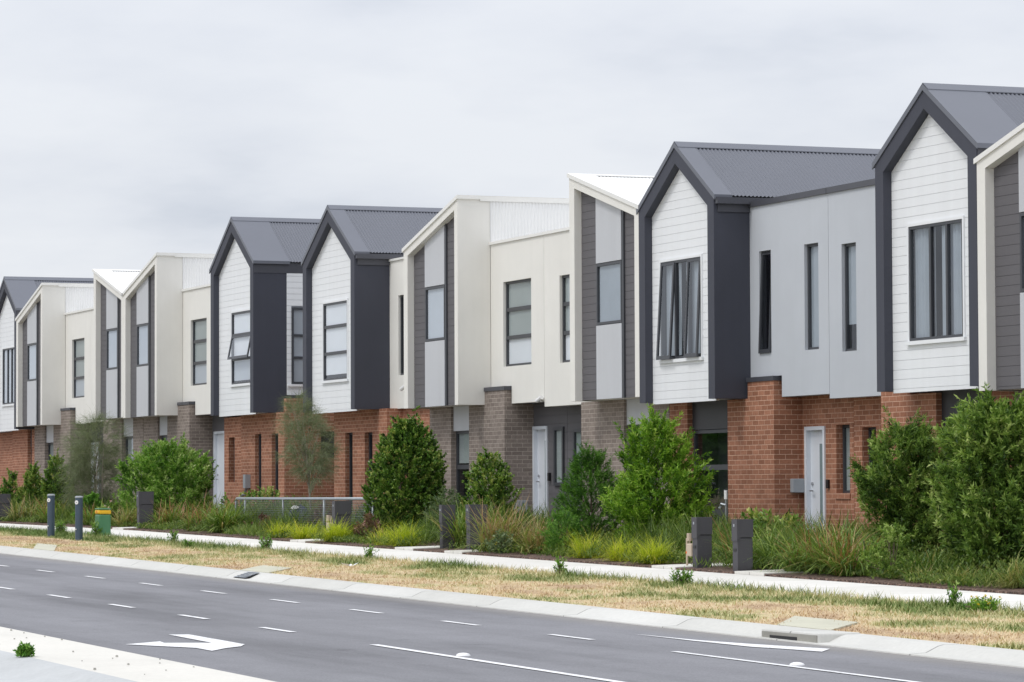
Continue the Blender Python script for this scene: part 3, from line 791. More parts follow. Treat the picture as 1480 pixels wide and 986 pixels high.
def house_awning_row():
    z0 = 3.94; fz = 1.25
    h = thing('gabled_townhouse', (-83.2, F, fz), 'dark gabled townhouse with one awning pane pushed open and a white-boarded side wall', 'house', DG)
    gable_box(h, -85.11, -81.37, z0, 7.8, 9.0, (-83.68,-81.95), (4.71,6.55), .9, side=.88, rows=(5.35,5.97), openpane=[(0,1,.11)], blinds=[(5.3,6.5,'blind'),(4.8,5.3,'blind_grey')], gutter=False, pitchbase=.09)
    # side wall towards the lane: white boards above brick, with a window of its own
    sw = MB(); n = 0
    xw = -81.36
    for k in range(22):
        a = 4.38+.15*k+.007; b = min(4.38+.15*(k+1), 7.46)
        for y0, y1 in ((F+.88, 26.30), (27.1, 33)) if (a > 4.6 and b < 6.68) else ((F+.88, 33),):
            sw.box(xw-.05, xw, y0, y1, a, b)
    sw.build('side_cladding', M['board_white'], h)
    ff = MB(); ff.box(xw-.045, xw+.018, 26.3, 26.36, 4.66, 6.6); ff.box(xw-.045, xw+.018, 27.04, 27.1, 4.66, 6.6); ff.box(xw-.045, xw+.018, 26.36, 27.04, 6.54, 6.6); ff.box(xw-.045, xw+.018, 26.36, 27.04, 4.66, 4.72)
    ff.box(xw-.045, xw+.01, 26.36, 27.04, 5.3, 5.36); ff.box(xw-.045, xw+.01, 26.36, 27.04, 5.86, 5.92)
    wf = ff.build('window', M['frame'], h)
    pp = MB(); pp.face([(xw-.02,26.36,4.72),(xw-.02,27.04,4.72),(xw-.02,27.04,6.54),(xw-.02,26.36,6.54)]); pp.build('pane', M['glass'], wf)
    bp = MB(); bp.box(xw-.09, xw-.06, F+.88, 33, 4.3, 7.5); bp.build('side_backing', M['interior'], h)
    cp = MB(); cp.box(xw-.06, xw+.03, F+.886, 33, 4.29, 4.378); cp.build('capping', M['darkmetal'], h)
    sl = MB(); sl.box(xw-.02, xw+.05, 26.2, 27.2, 4.60, 4.655); sl.build('window_sill', M['board_white'], h)
    s2 = (-83.15,-82.62,1.3,3.43); s3 = (-81.75,-81.2,1.3,3.42)
    b = MB(); b.wall(-84.36, -80.7, .95, z0+.008, GP, .3, [s2, s3]); b.build('brick_wall', M['red_brick'], h)
    for s in (s2, s3): window(h, *s, GP+.1, fw=.05)
    sb = MB(); X1, X0 = -80.7, -80.9
    for y0, y1, za, zb in ((GP+.302,26.86,.95,4.285),(27.3,33,.95,4.285),(26.86,27.3,.95,2.8),(26.86,27.3,3.46,4.285)):
        sb.box(X0, X1, y0, y1, za, zb)
    sb.box(X0, X1, GP+.05, GP+.3, z0+.01, 4.285)
    sb.build('side_wall', M['red_brick'], h)
    vv = MB()
    for k in range(9): vv.box(X0+.05, X1-.04, 26.862, 27.298, 2.81+.072*k, 2.81+.072*k+.05)
    vv.box(X0+.02, X0+.045, 26.86, 27.3, 2.8, 3.46); vv.build('louvre_vent', M['frame'], h)
    r = MB(); r.wall(-87.7, -84.362, .95, z0+.008, REC, .2, [(-87.28,-86.75,2.22,3.41)]); r.build('entry_wall', M['red_brick'], h)
    window(h, -87.28, -86.75, 2.22, 3.41, REC+.14, fw=.05)
    bl = MB(); bl.box(-85.9, -85.82, REC-.04, REC, 2.2, 2.42); bl.build('doorbell', M['black'], h)
    mt = MB(); mt.box(-83.75, -83.55, GP-.14, GP-.002, 2.05, 2.4); mt.tube([(-83.65,GP-.07,2.06),(-83.75,GP-.1,1.9),(-84.0,GP-.12,1.82),(-84.0,GP-.1,1.2)], .05, 8); mt.build('meter_box', M['meter'], h)
    ground_core(h, -87.7, -80.95, .9, z0)
house_awning_row()

def house_m_right():
    z0 = 4.07; fz = 1.3
    h = thing('cream_townhouse', (-90.3, F, fz), 'cream townhouse forming the right peak of the M-shaped roofline, grey three-row window beside it', 'house', CT)
    skillion_box(h, -93.83, -90.3, z0, 7.63, 8.54, rise='right', zpar=7.52)
    w = (-89.54,-88.01,4.86,6.66)
    upper_wall(h, -90.3, -85.12, z0-.02, 7.49, 26.05, 'cream', [w], 'whitemetal', notch=(-90.3,-89.1,4.43), capz=.06)
    cwin(h, *w, 26.11, 'blind_grey')
    cream_ground(h, [(-93.82,-92.35),(-91.35,-90.32)], 1, z0)
    panel_window(h, -92.35, -91.35, 1.4, 3.55, z0)
    m = MB(); m.box(-90.318, -89.15, GP, GP+.72, 1, 4.045); m.box(-90.295, -89.15, GP, GP+.16, 4.046, 4.34); m.build('brick_pier', M['grey_brick'], h)
    c = MB(); c.box(-90.295, -89.13, GP-.02, GP+.17, 4.341, 4.425); c.build('capping', M['darkmetal'], h)
    r = MB(); boards(r, [(-89.148,1),(-87.71,1),(-87.71,z0),(-89.148,z0)], [(-88.95,-87.92,1,3.6)], REC+.1, 1, .18); r.build('entry_cladding', M['board_dark'], h)
    door(h, -88.95, -87.92, fz, 3.6, REC+.1, glass=False)
    ground_core(h, -93.82, -87.72, 1, z0-.02)
house_m_right()

def house_m_left():
    z0 = 4.09; fz = 1.33
    h = thing('cream_townhouse', (-97, F, fz), 'cream townhouse forming the left peak of the M-shaped roofline behind the wispy grey tree', 'house', CT)
    skillion_box(h, -97.15, -93.84, z0, 8.52, 7.63, rise='left', zpar=7.52)
    w = (-99.6,-98.1,4.87,6.68)
    upper_wall(h, -100.3, -97.15, z0, 7.5, 26.05, 'cream', [w], 'whitemetal', capz=.06); cwin(h, *w, 26.11)
    cream_ground(h, [(-98.3,-96.2),(-94.95,-93.85)], 1, z0)
    panel_window(h, -96.2, -94.95, 1.4, 3.58, z0)
    r = MB(); boards(r, [(-100.3,1),(-98.3,1),(-98.3,z0),(-100.3,z0)], [(-99.6,-98.75,1,3.5)], REC+.1, 1, .18); r.build('entry_cladding', M['board_dark'], h)
    door(h, -99.6, -98.75, fz, 3.5, REC+.1)
    ground_core(h, -100.3, -93.85, 1, z0)
house_m_left()

def house_far_cream():
    z0 = 4.07; fz = 1.35
    h = thing('cream_townhouse', (-103.4, F, fz), 'cream townhouse rising to the right, farthest of the cream ones, beside the last gable', 'house', CT)
    skillion_box(h, -106.92, -103.45, z0, 7.55, 8.48, rise='right', zpar=7.53)
    w = (-102.66,-101.13,4.87,6.69)
    upper_wall(h, -103.45, -100.31, z0, 7.5, 26.05, 'cream', [w], 'whitemetal', notch=(-103.45,-102.2,4.58), capz=.06); cwin(h, *w, 26.11, 'blind_grey')
    cream_ground(h, [(-106.9,-105.55),(-104.4,-103.46)], 1, z0)
    panel_window(h, -105.55, -104.4, 1.4, 3.54, z0)
    m = MB(); m.box(-103.458, -102.25, GP, GP+.72, 1, 4.06); m.box(-103.445, -102.25, GP, GP+.16, 4.061, 4.5); m.build('brick_pier', M['grey_brick'], h)
    c = MB(); c.box(-103.445, -102.23, GP-.02, GP+.17, 4.501, 4.575); c.build('capping', M['darkmetal'], h)
    r = MB(); boards(r, [(-102.248,1),(-100.31,1),(-100.31,z0),(-102.248,z0)], [(-102.1,-101.3,1,3.5)], REC+.1, 1, .18); r.build('entry_cladding', M['board_dark'], h)
    door(h, -102.1, -101.3, fz, 3.5, REC+.1)
    ground_core(h, -106.9, -100.32, 1, z0)
house_far_cream()

def house_far_gable():
    z0 = 4.0; fz = 1.3
    h = thing('gabled_townhouse', (-108.6, F, fz), 'dark gabled townhouse farthest away, cut by the left edge of the photo', 'house', DG)
    gable_box(h, -110.3, -106.93, z0, 7.93, 9.0, (-109.4,-107.62), (4.84,6.66), .9, cols=(-108.75,-108.2), blinds=[(4.9,6.6,'blind_grey')], gutter=False, pitchbase=.05)
    upper_wall(h, -124, -110.3, z0, 7.6, 26.0, 'grey', [])
    o = (-107.7,-107.1)
    b = MB(); b.wall(-109.95, -106.92, 1, z0+.008, GP, .3, [(-108.75+.9,-106.92-.0-.35,1,z0+.008)]); b.build('brick_wall', M['red_brick'], h)
    p = MB(); p.box(-107.848, -107.272, GP+.1, GP+.16, 3.45, z0); p.build('infill_panel', M['infill'], h)
    window(h, -107.848, -107.272, 1.4, 3.44, GP+.12, rows=(2.2,), fw=.06, blinds=[(2.3,3.4,'blind_sheer')])
    r = MB(); r.box(-124, -109.952, REC, REC+.2, 1, z0); r.build('entry_wall', M['red_brick'], h)
    ground_core(h, -124, -106.93, 1, z0)
house_far_gable()

def house_right_edge():
    z0 = 3.42; fz = .8
    h = thing('cream_townhouse', (-44.7, F, fz), 'cream townhouse cut off by the right edge of the photo, nearest the camera', 'house', CT)
    skillion_box(h, -44.75, -41.4, z0, 6.93, 7.82, rise='right', zpar=6.8)
    upper_wall(h, -41.4, -38.4, z0, 6.76, 26.05, 'cream', [(-40.7,-39.1,4.2,5.98)], 'whitemetal', capz=.06); cwin(h, -40.7, -39.1, 4.2, 5.98, 26.11)
    cream_ground(h, [(-44.74,-43.4),(-42.3,-40.2)], .6, z0)
    panel_window(h, -43.4, -42.3, .9, 2.9, z0)
    r = MB(); boards(r, [(-40.2,.6),(-38.4,.6),(-38.4,z0),(-40.2,z0)], [(-40.0,-39.2,.6,2.9)], REC+.1, 1, .18); r.build('entry_cladding', M['board_dark'], h)
    door(h, -40.0, -39.2, fz, 2.9, REC+.1)
    ground_core(h, -44.74, -38.4, .6, z0)
house_right_edge()
# ------------------------------------------------------------------ planting
LM = {
 'wattle': leafmat('wattle leaves', [(0, lin(48,72,30)), (.35, lin(98,130,54)), (.7, lin(150,176,86)), (1, lin(190,202,128))]),
 'bright': leafmat('bright leaves', [(0, lin(52,88,22)), (.35, lin(100,144,38)), (.7, lin(148,186,62)), (1, lin(188,206,110))]),
 'deep': leafmat('deep green leaves', [(0, lin(42,78,26)), (.5, lin(84,132,44)), (1, lin(134,174,80))]),
 'glossy': leafmat('glossy leaves', [(0, lin(40,68,26)), (.4, lin(90,128,48)), (.75, lin(144,170,80)), (1, lin(182,182,104))], .32, .2),
 'broad': leafmat('broad leaves', [(0, lin(54,92,28)), (.35, lin(102,148,50)), (.7, lin(154,186,92)), (1, lin(204,216,154))]),
 'needle': leafmat('grey-green needles', [(0, lin(92,106,76)), (.5, lin(128,138,106)), (1, lin(150,150,122))], .7, .25),
 'strappy': leafmat('strappy leaves', [(0, lin(60,86,36)), (.35, lin(104,132,54)), (.7, lin(158,176,90)), (.86, lin(180,168,112)), (1, lin(158,118,84))]),
 'straw': leafmat('pale strappy leaves', [(0, lin(86,102,54)), (.4, lin(142,150,84)), (.7, lin(170,170,104)), (1, lin(164,136,100))]),
 'sedge': leafmat('yellow-green sedge', [(0, lin(120,142,28)), (.4, lin(182,194,46)), (.75, lin(216,214,84)), (1, lin(222,196,120))], .5, .4),
 'ruddy': leafmat('ruddy leaves', [(0, lin(92,66,58)), (.4, lin(132,94,84)), (.7, lin(118,112,70)), (1, lin(196,150,146))]),
 'silver': leafmat('grey-green leaves', [(0, lin(70,92,60)), (.5, lin(112,130,92)), (1, lin(152,164,128))]),
 'cover': leafmat('ground cover leaves', [(0, lin(58,82,34)), (.4, lin(102,126,54)), (.75, lin(144,160,84)), (1, lin(172,164,108))]),
 'petal': leafmat('petals', [(0, lin(216,150,160)), (1, lin(240,222,220))], .6, .3),
 'gold': leafmat('yellow petals', [(0, lin(220,190,30)), (1, lin(236,214,70))], .6, .3),
}
def unit(a): return a/np.maximum(np.linalg.norm(a, axis=-1, keepdims=True), 1e-9)
def leafquads(p, d, L, Wd):
    """kite-shaped leaves at p (n,3) along d (n,3)"""
    n = len(p); r = rng.normal(size=(n, 3)); w = unit(np.cross(d, r)); nn = unit(np.cross(w, d))
    L = L[:, None]; Wd = Wd[:, None]
    V = np.stack([p, p+d*L*.45+w*Wd*.5+nn*Wd*.12, p+d*L-nn*L*.12, p+d*L*.45-w*Wd*.5+nn*Wd*.12], 1)
    return V.reshape(-1, 3), np.arange(4*n).reshape(-1, 4)
def profile(t, pts):
    return np.interp(t, [a for a, _ in pts], [b for _, b in pts])
ROUND = [(0,.35),(.12,.75),(.35,1),(.6,.92),(.8,.66),(.93,.34),(1,.08)]
CONE = [(0,.6),(.15,.95),(.3,1),(.55,.78),(.8,.42),(1,.05)]
TALL = [(0,.45),(.15,.8),(.35,1),(.6,.9),(.8,.7),(.95,.38),(1,.12)]
DOME = [(0,.75),(.25,1),(.55,.95),(.8,.7),(1,.15)]
def crownpts(x, y, z0, H, Wd, prof, ntips, seed, lump=.28, gap=.0, inner=.42):
    t = rng.random(ntips*3); t = t[rng.random(len(t)) < profile(t, prof)][:ntips]
    n = len(t); ph = rng.random(n)*6.2832; q = rng.random(n)**inner
    off = seed*7.31
    lum = np.array([mnoise.noise(Vector((math.cos(a)*1.6+off, math.sin(a)*1.6, b*3.2))) for a, b in zip(ph, t)])
    lum2 = np.array([mnoise.noise(Vector((math.cos(a)*4+off, math.sin(a)*4, b*8))) for a, b in zip(ph, t)])
    rr = profile(t, prof)*Wd/2*(1+lump*1.5*lum+lump*.8*lum2)
    px = x+q*rr*np.cos(ph); py = y+q*rr*np.sin(ph); pz = z0+H*t*(1+.03*lum2)
    P_ = np.stack([px, py, pz], 1); out = np.stack([np.cos(ph), np.sin(ph), np.zeros(n)], 1)
    if gap:
        nz = np.array([mnoise.noise(Vector((a*2.3+off, b*2.3, c*2.3))) for a, b, c in P_]); k = nz > -gap
        P_, out, t, q = P_[k], out[k], t[k], q[k]
    return P_, out, t, q
def tree(name, label, cat, x, y, H, Wd, mat, prof=ROUND, tips=420, per=22, leaf=(.09,.018), twig=.22, seed=1, lump=.28, gap=.25,
         clear=.12, droop=0., bark='bark', trunk=.03, group='shrubs and young trees in the front gardens', lean=(0,0), tint=(.42,.2), stakes=False, limbs=10):
    tips = int(tips*2.3); per = int(per*1.25); leaf = (leaf[0]*.80, leaf[1]*.92); Wd *= 1.0; gap += .10; lump *= 1.0; H *= .97
    z0 = bedz(x, y)
    tr = thing(name, (x, y, z0), label, cat, group)
    P_, out, t, q = crownpts(x, y, z0+H*clear, H*(1-clear), Wd, prof, tips, seed, lump, gap)
    P_[:,0] += lean[0]*t; P_[:,1] += lean[1]*t
    m = len(P_)//12; ii = np.argsort(-(q+.5*t+.35*rng.random(len(q))))[:m*2]; ii = rng.choice(ii, m, replace=False)
    ext = out[ii]*(.03+.08*rng.random((m,1)))*Wd*.5+np.array([0,0,1])*(.02+.11*rng.random((m,1))**2)*H*(.35+.65*t[ii,None])
    P_ = np.concatenate([P_, P_[ii]+ext, P_[ii]+ext*.5]); out = np.concatenate([out, out[ii], out[ii]]); t = np.concatenate([t, t[ii], t[ii]])
    n = len(P_)
    d = unit(out*(.55+.3*rng.random((n,1)))+np.array([0,0,1])*(.55-droop+.35*t[:,None])+rng.normal(0,.32,(n,3)))
    s = rng.random((n, per)); base = P_[:,None,:]+d[:,None,:]*(s[...,None]-.55)*twig
    ld = unit(d[:,None,:]*.9+rng.normal(0,.55,(n,per,3))+np.array([0,0,-droop*.8]))
    size = (.65+.6*rng.random((n,per)))
    V, Fq = leafquads(base.reshape(-1,3), ld.reshape(-1,3), (leaf[0]*size).ravel(), (leaf[1]*size).ravel())
    ct = rng.normal(tint[0], tint[1]*.8, (n,1))+np.array([[.3*mnoise.noise(Vector((a*3+seed, b_*3, c*3)))] for a, b_, c in P_]); tt = np.clip(ct+rng.normal(0, tint[1]*.7, (n,per))+.22*(s-.4), 0, 1)
    rawmesh('crown', V, Fq, np.repeat(tt.ravel(), 4), LM[mat], tr)
    mb = MB(); top = Vector((x+lean[0]*.7, y+lean[1]*.7, z0+H*.72))
    b0 = Vector((x, y, z0-.05)); mid = b0.lerp(top, .5)+Vector((.03,.02,0))
    mb.tube([b0, b0.lerp(mid,.5), mid, top], [trunk, trunk*.85, trunk*.65, trunk*.25], 7)
    for i in rng.choice(n, min(limbs, n), replace=False):
        e = Vector(P_[i]); f = min(.9, max(.12, (e.z-z0)/H*.62)); st = b0.lerp(top, f)
        m2 = st.lerp(e, .5)+Vector((0,0,.04)); mb.tube([st, m2, e], [trunk*.45, trunk*.3, trunk*.12], 5)
    mb.build('trunk', M[bark], tr, smooth=True)
    if stakes:
        for sx in (.28,):
            st = MB(); st.box(x+sx-.02, x+sx+.02, y-.3, y-.26, z0-.05, z0+1.15); st.build('stake', M['stake'], tr)
    return tr
def wispy(name, label, x, y, H, Wd, trunks, prof, nsp, seed, lean=0., per=26, clear=.3, ndl=.34):
    """weeping sheoak: long thin needles hanging from fine branchlets"""
    z0 = bedz(x, y); tr = thing(name, (x, y, z0), label, 'tree', 'wispy sheoaks in the front gardens')
    nsp = int(nsp*1.15)
    P_, out, t, q = crownpts(x, y, z0+H*clear, H*(1-clear), Wd, prof, nsp, seed, .35, .35, .6)
    P_[:,0] += lean*(t-.2)
    n = len(P_)
    d = unit(out*.6+np.array([0,0,1])*(.25+.9*t[:,None])+rng.normal(0,.3,(n,3)))
    s = rng.random((n,per)); base = P_[:,None,:]+d[:,None,:]*s[...,None]*.18
    nd = unit(d[:,None,:]*1.0+rng.normal(0,.38,(n,per,3)))
    L = ndl*(.5+.8*rng.random((n,per))); Vs = []
    p = base.reshape(-1,3).copy(); dd = nd.reshape(-1,3); l = L.ravel()[:,None]; side = unit(np.cross(dd, rng.normal(size=dd.shape)))
    wv = .0026
    k = len(p); V = np.zeros((k, 6, 3)); cur = p; cd_ = dd
    V[:,0] = p-side*wv; V[:,1] = p+side*wv
    for j in (1, 2):
        cd_ = unit(cd_+np.array([0,0,-.55])); cur = cur+cd_*l*.5; ww = wv*(1-.35*j)
        V[:,2*j] = cur-side*ww; V[:,2*j+1] = cur+side*ww
    i6 = np.arange(k)[:,None]*6; Fq = np.concatenate([i6+np.array([0,1,3,2]), i6+np.array([2,3,5,4])])
    rawmesh('crown', V.reshape(-1,3), Fq, np.repeat(np.clip(rng.normal(.45,.25,k),0,1), 6), LM['needle'], tr)
    mb = MB()
    for (dx, dy, tx, hh, rad) in trunks:
        a = Vector((x+dx, y+dy, z0-.05)); b = Vector((x+dx+tx*.4+.03, y+dy, z0+hh*.4)); c = Vector((x+dx+tx*.55-.02, y+dy, z0+hh*.65)); e = Vector((x+dx+tx, y+dy, z0+hh))
        mb.tube([a,b,c,e], [rad,rad*.8,rad*.6,rad*.2], 7)
    A = Vector((x+trunks[0][0], y, z0)); tp = Vector((x+trunks[0][0]+trunks[0][2], y, z0+trunks[0][3]))
    for i in rng.choice(n, min(30, n), replace=False):
        e = Vector(P_[i]); f = min(.95, max(.3, (e.z-z0)/H*.8)); st = A.lerp(tp, f)
        mb.tube([st, st.lerp(e,.5)+Vector((0,0,.05)), e], [.012,.008,.003], 5)
    mb.build('trunk', M['palebark'], tr, smooth=True); return tr
def clump(name, label, x, y, n, L, wd, mat, r0=.1, th=(.15,1.0), curl=1.1, straw=.1, seeds=0, group='strappy grasses and sedges in the garden beds', cat='grass clump', sx=1., tint=(.38,.18)):
    big = wd > .012; n = int(n*(1.05 if big else 1.1)); L *= 1.16; r0 *= 1.2; wd *= 1.5 if big else 1.25; th = (th[0], th[1]*1.12); curl *= 1.25
    z0 = bedz(x, y)-.01
    az_ = rng.random(n)*6.2832; th0 = th[0]+(th[1]-th[0])*rng.random(n)**.8; ln = L*(.55+.55*rng.random(n)); k = curl*(.5+.9*rng.random(n))
    rb = r0*np.sqrt(rng.random(n)); ab = rng.random(n)*6.2832
    cur = np.stack([x+rb*np.cos(ab)*sx, y+rb*np.sin(ab), np.full(n, z0)], 1)
    t = np.clip(rng.normal(tint[0], tint[1], n), 0, .75); t[rng.random(n) < straw] = .9
    w0 = np.full(n, wd)*(.7+.5*rng.random(n))
    if seeds:
        m = rng.random(n) < seeds; t[m] = 1.0; th0[m] *= .6; k[m] *= .5; w0[m] *= .8
    side = np.stack([-np.sin(az_), np.cos(az_), np.zeros(n)], 1); NS = 4
    V = np.zeros((n, 2*(NS+1), 3)); tv = np.zeros((n, 2*(NS+1)))
    for j in range(NS+1):
        f = j/NS; ww = (w0*(1-f**2*.85)*.5)[:,None]
        V[:,2*j] = cur-side*ww; V[:,2*j+1] = cur+side*ww
        tv[:,2*j] = tv[:,2*j+1] = t
        a = th0+k*f
        cur = cur+np.stack([np.cos(az_)*np.sin(a)*(ln/NS), np.sin(az_)*np.sin(a)*(ln/NS), np.cos(a)*(ln/NS)], 1)
    V[:,:,2] = np.maximum(V[:,:,2], z0+.012)
    base = np.arange(n)[:,None]*(2*(NS+1)); Fq = np.concatenate([base+np.array([2*j,2*j+1,2*j+3,2*j+2]) for j in range(NS)])
    o = rawmesh(name, V.reshape(-1,3), Fq, tv.ravel(), LM[mat], None, (x, y, z0))
    return tag(o, label, cat, group)
def shrub(name, label, x, y, H, Wd, mat, tips=200, per=18, leaf=(.045,.016), twig=.14, seed=1, prof=DOME, gap=.2, tint=(.42,.2), flowers=None, group='low shrubs in the garden beds', cat='shrub', z=None, lump=.25):
    z0 = bedz(x, y) if z is None else z
    tips = int(tips*1.5); leaf = (leaf[0]*1.1, leaf[1]*1.25); Wd *= 1.08
    P_, out, t, q = crownpts(x, y, z0, H, Wd, prof, tips, seed, lump, .9 if cat == 'weed' else gap)
    n = len(P_); d = unit(out*.5+np.array([0,0,.8])+rng.normal(0,.35,(n,3)))
    s = rng.random((n,per)); base = P_[:,None,:]+d[:,None,:]*(s[...,None]-.6)*twig
    base[...,2] = np.maximum(base[...,2], z0+.01)
    ld = unit(d[:,None,:]*.8+rng.normal(0,.6,(n,per,3))); size = .6+.7*rng.random((n,per))
    V, Fq = leafquads(base.reshape(-1,3), ld.reshape(-1,3), (leaf[0]*size).ravel(), (leaf[1]*size).ravel())
    tt = np.clip(rng.normal(tint[0],tint[1],(n,1))+rng.normal(0,.12,(n,per))+.15*(s-.4), 0, 1)
    o = rawmesh(name, V, Fq, np.repeat(tt.ravel(), 4), LM[mat], None, (x, y, z0)); tag(o, label, cat, group)
    st = MB()
    for i in rng.choice(n, min(40 if cat == 'weed' else 14, n), replace=False):
        e = Vector(P_[i]); st.tube([(x,y,z0-.02), Vector((x,y,z0)).lerp(e,.5)+Vector((0,0,.03)), e], [.009,.006,.003], 5)
    st.build('stem', M['bark'], o)
    if flowers:
        fm, nf, fs = flowers; idx = rng.choice(n, min(nf, n), replace=False); pp = P_[idx]+d[idx]*twig*.6
        for c_ in pp:
            b = np.repeat(c_[None], 7, 0); dr = unit(rng.normal(size=(7,3))+np.array([0,0,.4]))
            V, Fq = leafquads(b, dr, np.full(7, fs), np.full(7, fs*.6)); rawmesh('flower', V, Fq, np.repeat(rng.random(7), 4), LM[fm], o)
    return o

# --- shrubs and trees, from the camera end to the far end of the street
tree('wattle_tree', 'tallest bushy green tree, narrow-leaved, at the right edge of the photo', 'tree', -41.45, 23.8, 2.42, 1.7, 'wattle', [(0,.7),(.1,.9),(.3,1),(.6,1),(.8,.88),(.94,.62),(1,.25)], 1000, 24, (.105,.024), .26, 1, .24, .3, .08, trunk=.045, limbs=16)
tree('wattle_tree', 'broad loose green tree left of the tallest tree, before the red brick entry wall', 'tree', -45.75, 24.6, 2.14, 1.34, 'wattle', [(0,.85),(.2,1),(.6,.98),(.85,.8),(.95,.45),(1,.15)], 800, 22, (.095,.02), .28, 2, .4, .24, .02, trunk=.035, tint=(.34,.2))
tree('young_tree', 'bright green bushy tree in front of the dark window below the open-pane gable', 'tree', -53.45, 23.9, 2.36, 1.68, 'bright', [(0,.5),(.12,.85),(.3,1),(.5,.92),(.72,.62),(.88,.42),(1,.1)], 640, 24, (.095,.021), .27, 3, .42, .24, .03, trunk=.03, lean=(.0,0))
tree('young_tree', 'deep green soft conical bush left of the bright bush, beside the dark-boarded entry', 'tree', -57.15, 24.2, 1.85, 1.25, 'deep', [(0,.75),(.2,1),(.45,.95),(.7,.7),(.9,.4),(1,.1)], 560, 26, (.07,.010), .2, 4, .2, .2, .02, trunk=.022)
tree('hedge_tree', 'dense dark round-headed tree with small glossy leaves and a timber stake, by red brick slits', 'tree', -66.4, 24.0, 2.5, 1.66, 'glossy', [(0,.8),(.12,.98),(.35,1),(.6,.88),(.8,.6),(.93,.33),(1,.1)], 1000, 26, (.066,.032), .16, 5, .14, .5, .02, trunk=.03, stakes=True, tint=(.38,.2))
tree('young_tree', 'slim two-headed glossy tree against the grey brick pier left of the pale front door', 'tree', -62.55, 24.3, 1.78, 1.2, 'glossy', [(0,.7),(.2,1),(.4,1),(.6,.8),(.8,.6),(1,.12)], 300, 20, (.065,.032), .18, 6, .35, .42, .05, trunk=.018, tint=(.48,.2))
tree('young_tree', 'big rounded bright green bush standing behind a charcoal pillar before the M-shaped house', 'tree', -83.3, 23.7, 2.08, 2.3, 'broad', [(0,.6),(.15,.9),(.4,1),(.65,.95),(.85,.72),(.96,.4),(1,.1)], 760, 24, (.10,.026), .26, 7, .2, .2, .02, trunk=.03)
tree('garden_shrub', 'dark conical bush cut by the left edge of the photo', 'shrub', -100.3, 23.6, 1.45, .85, 'glossy', CONE, 200, 20, (.075,.03), .16, 8, .2, .15, .02, trunk=.02)
tree('garden_shrub', 'pointed green bush second from the left edge, below a red brick pier', 'shrub', -97.6, 23.6, 1.6, .88, 'glossy', CONE, 240, 20, (.075,.03), .16, 9, .22, .15, .02, trunk=.02, tint=(.5,.2))
tree('garden_shrub', 'larger pointed green bush immediately left of the wispy grey tree', 'shrub', -95.5, 23.8, 1.85, .95, 'glossy', CONE, 280, 20, (.08,.032), .18, 10, .25, .18, .02, trunk=.02)
wispy('sheoak_tree', 'wispy grey-green sheoak on one thin pale trunk before the red brick side wall', -72.75, 24.0, 3.02, 1.05, [(.0,0,-.5,2.2,.03)], [(0,.35),(.2,.8),(.45,1),(.7,.9),(.9,.5),(1,.15)], 300, 11, lean=-1.35, clear=.36)
wispy('sheoak_tree', 'wispy many-stemmed sheoak reaching down to the bed left of the big round bush', -90.9, 23.7, 2.75, 1.5, [(0,0,.1,2.2,.035),(.35,.1,.25,2.0,.03),(-.3,0,-.15,1.9,.025),(.6,-.1,.1,1.8,.025)], [(0,.8),(.3,.95),(.6,1),(.8,.85),(.95,.55),(1,.3)], 560, 12, lean=.1, clear=.12, ndl=.42)

# --- strappy clumps and sedges
LOM = dict(n=330, wd=.016, mat='strappy')
clump('mat_rush', 'shaggy green clump half hidden behind the nearest charcoal pillar and bronze-tipped shrub', -47.3, 23.9, 320, .8, .017, 'strappy', .3, (.1,1.0), 1.1, .08)
clump('mat_rush', 'back-row green clump against the brick wall just right of the pale door', -45.9, 24.4, 360, .85, .017, 'strappy', .35, (.1,1.0), 1.1, .1)
clump('mat_rush', 'olive clump directly left of the low round shrub, lapping over the path', -43.55, 22.53, 360, .74, .017, 'strappy', .25, (.1,1.0), 1.15, .14, .08)
clump('mat_rush', 'green clump in front of the pale door, between two long-leaved clumps', -45.25, 22.63, 380, .78, .017, 'strappy', .26, (.1,1.0), 1.15, .1, .06)
clump('mat_rush', 'dark shaggy clump under the tallest tree', -41.6, 22.73, 280, .5, .015, 'strappy', .3, (.1,1.0), 1.1, .1, tint=(.2,.15))
clump('mat_rush', 'back-row green clump filling the gap behind the brown-tipped row', -78.3, 23.5, 380, .85, .018, 'strappy', .45, (.1,1.0), 1.0, .1, .08)
clump('mat_rush', 'green clump at the left foot of the big rounded bush', -86.0, 22.58, 320, .7, .018, 'strappy', .35, (.1,1.0), 1.0, .1, .06)
clump('mat_rush', 'dark clump beside the pillar cut by the left edge of the photo', -96.8, 22.58, 320, .7, .018, 'strappy', .4, (.1,1.0), 1.0, .1)
clump('mat_rush', 'green clump behind the yellow-green tufts, under the bright bush', -51.6, 23.2, 280, .62, .014, 'strappy', .3, (.1,1.0), 1.1, .06, tint=(.25,.15))
clump('mat_rush', 'arching green clump behind the two charcoal pillars, below the slim two-headed tree', -61.2, 23.6, 380, .95, .016, 'strappy', .35, (.1,.9), 1.0, .08)
clump('mat_rush', 'long-leaved green clump right of the nearer charcoal pillar pair, arching over the path', -46.55, 22.78, 300, .80, .016, 'strappy', .2, (.1,1.0), 1.2, .06)
clump('mat_rush', 'tall green clump at the foot of the pale front door in red brick', -45.9, 23.5, 380, .92, .016, 'strappy', .25, (.1,.95), 1.1, .08)
clump('mat_rush', 'brown-tipped clump beneath the broad loose tree, left of the low round shrub', -44.3, 22.68, 420, .88, .016, 'strappy', .26, (.1,1.0), 1.15, .12, .14)
clump('mat_rush', 'upright green clump squeezed between the two nearest charcoal pillars', -48.75, 23.1, 150, .78, .017, 'strappy', .1, (.05,.7), .9, .1, .06)
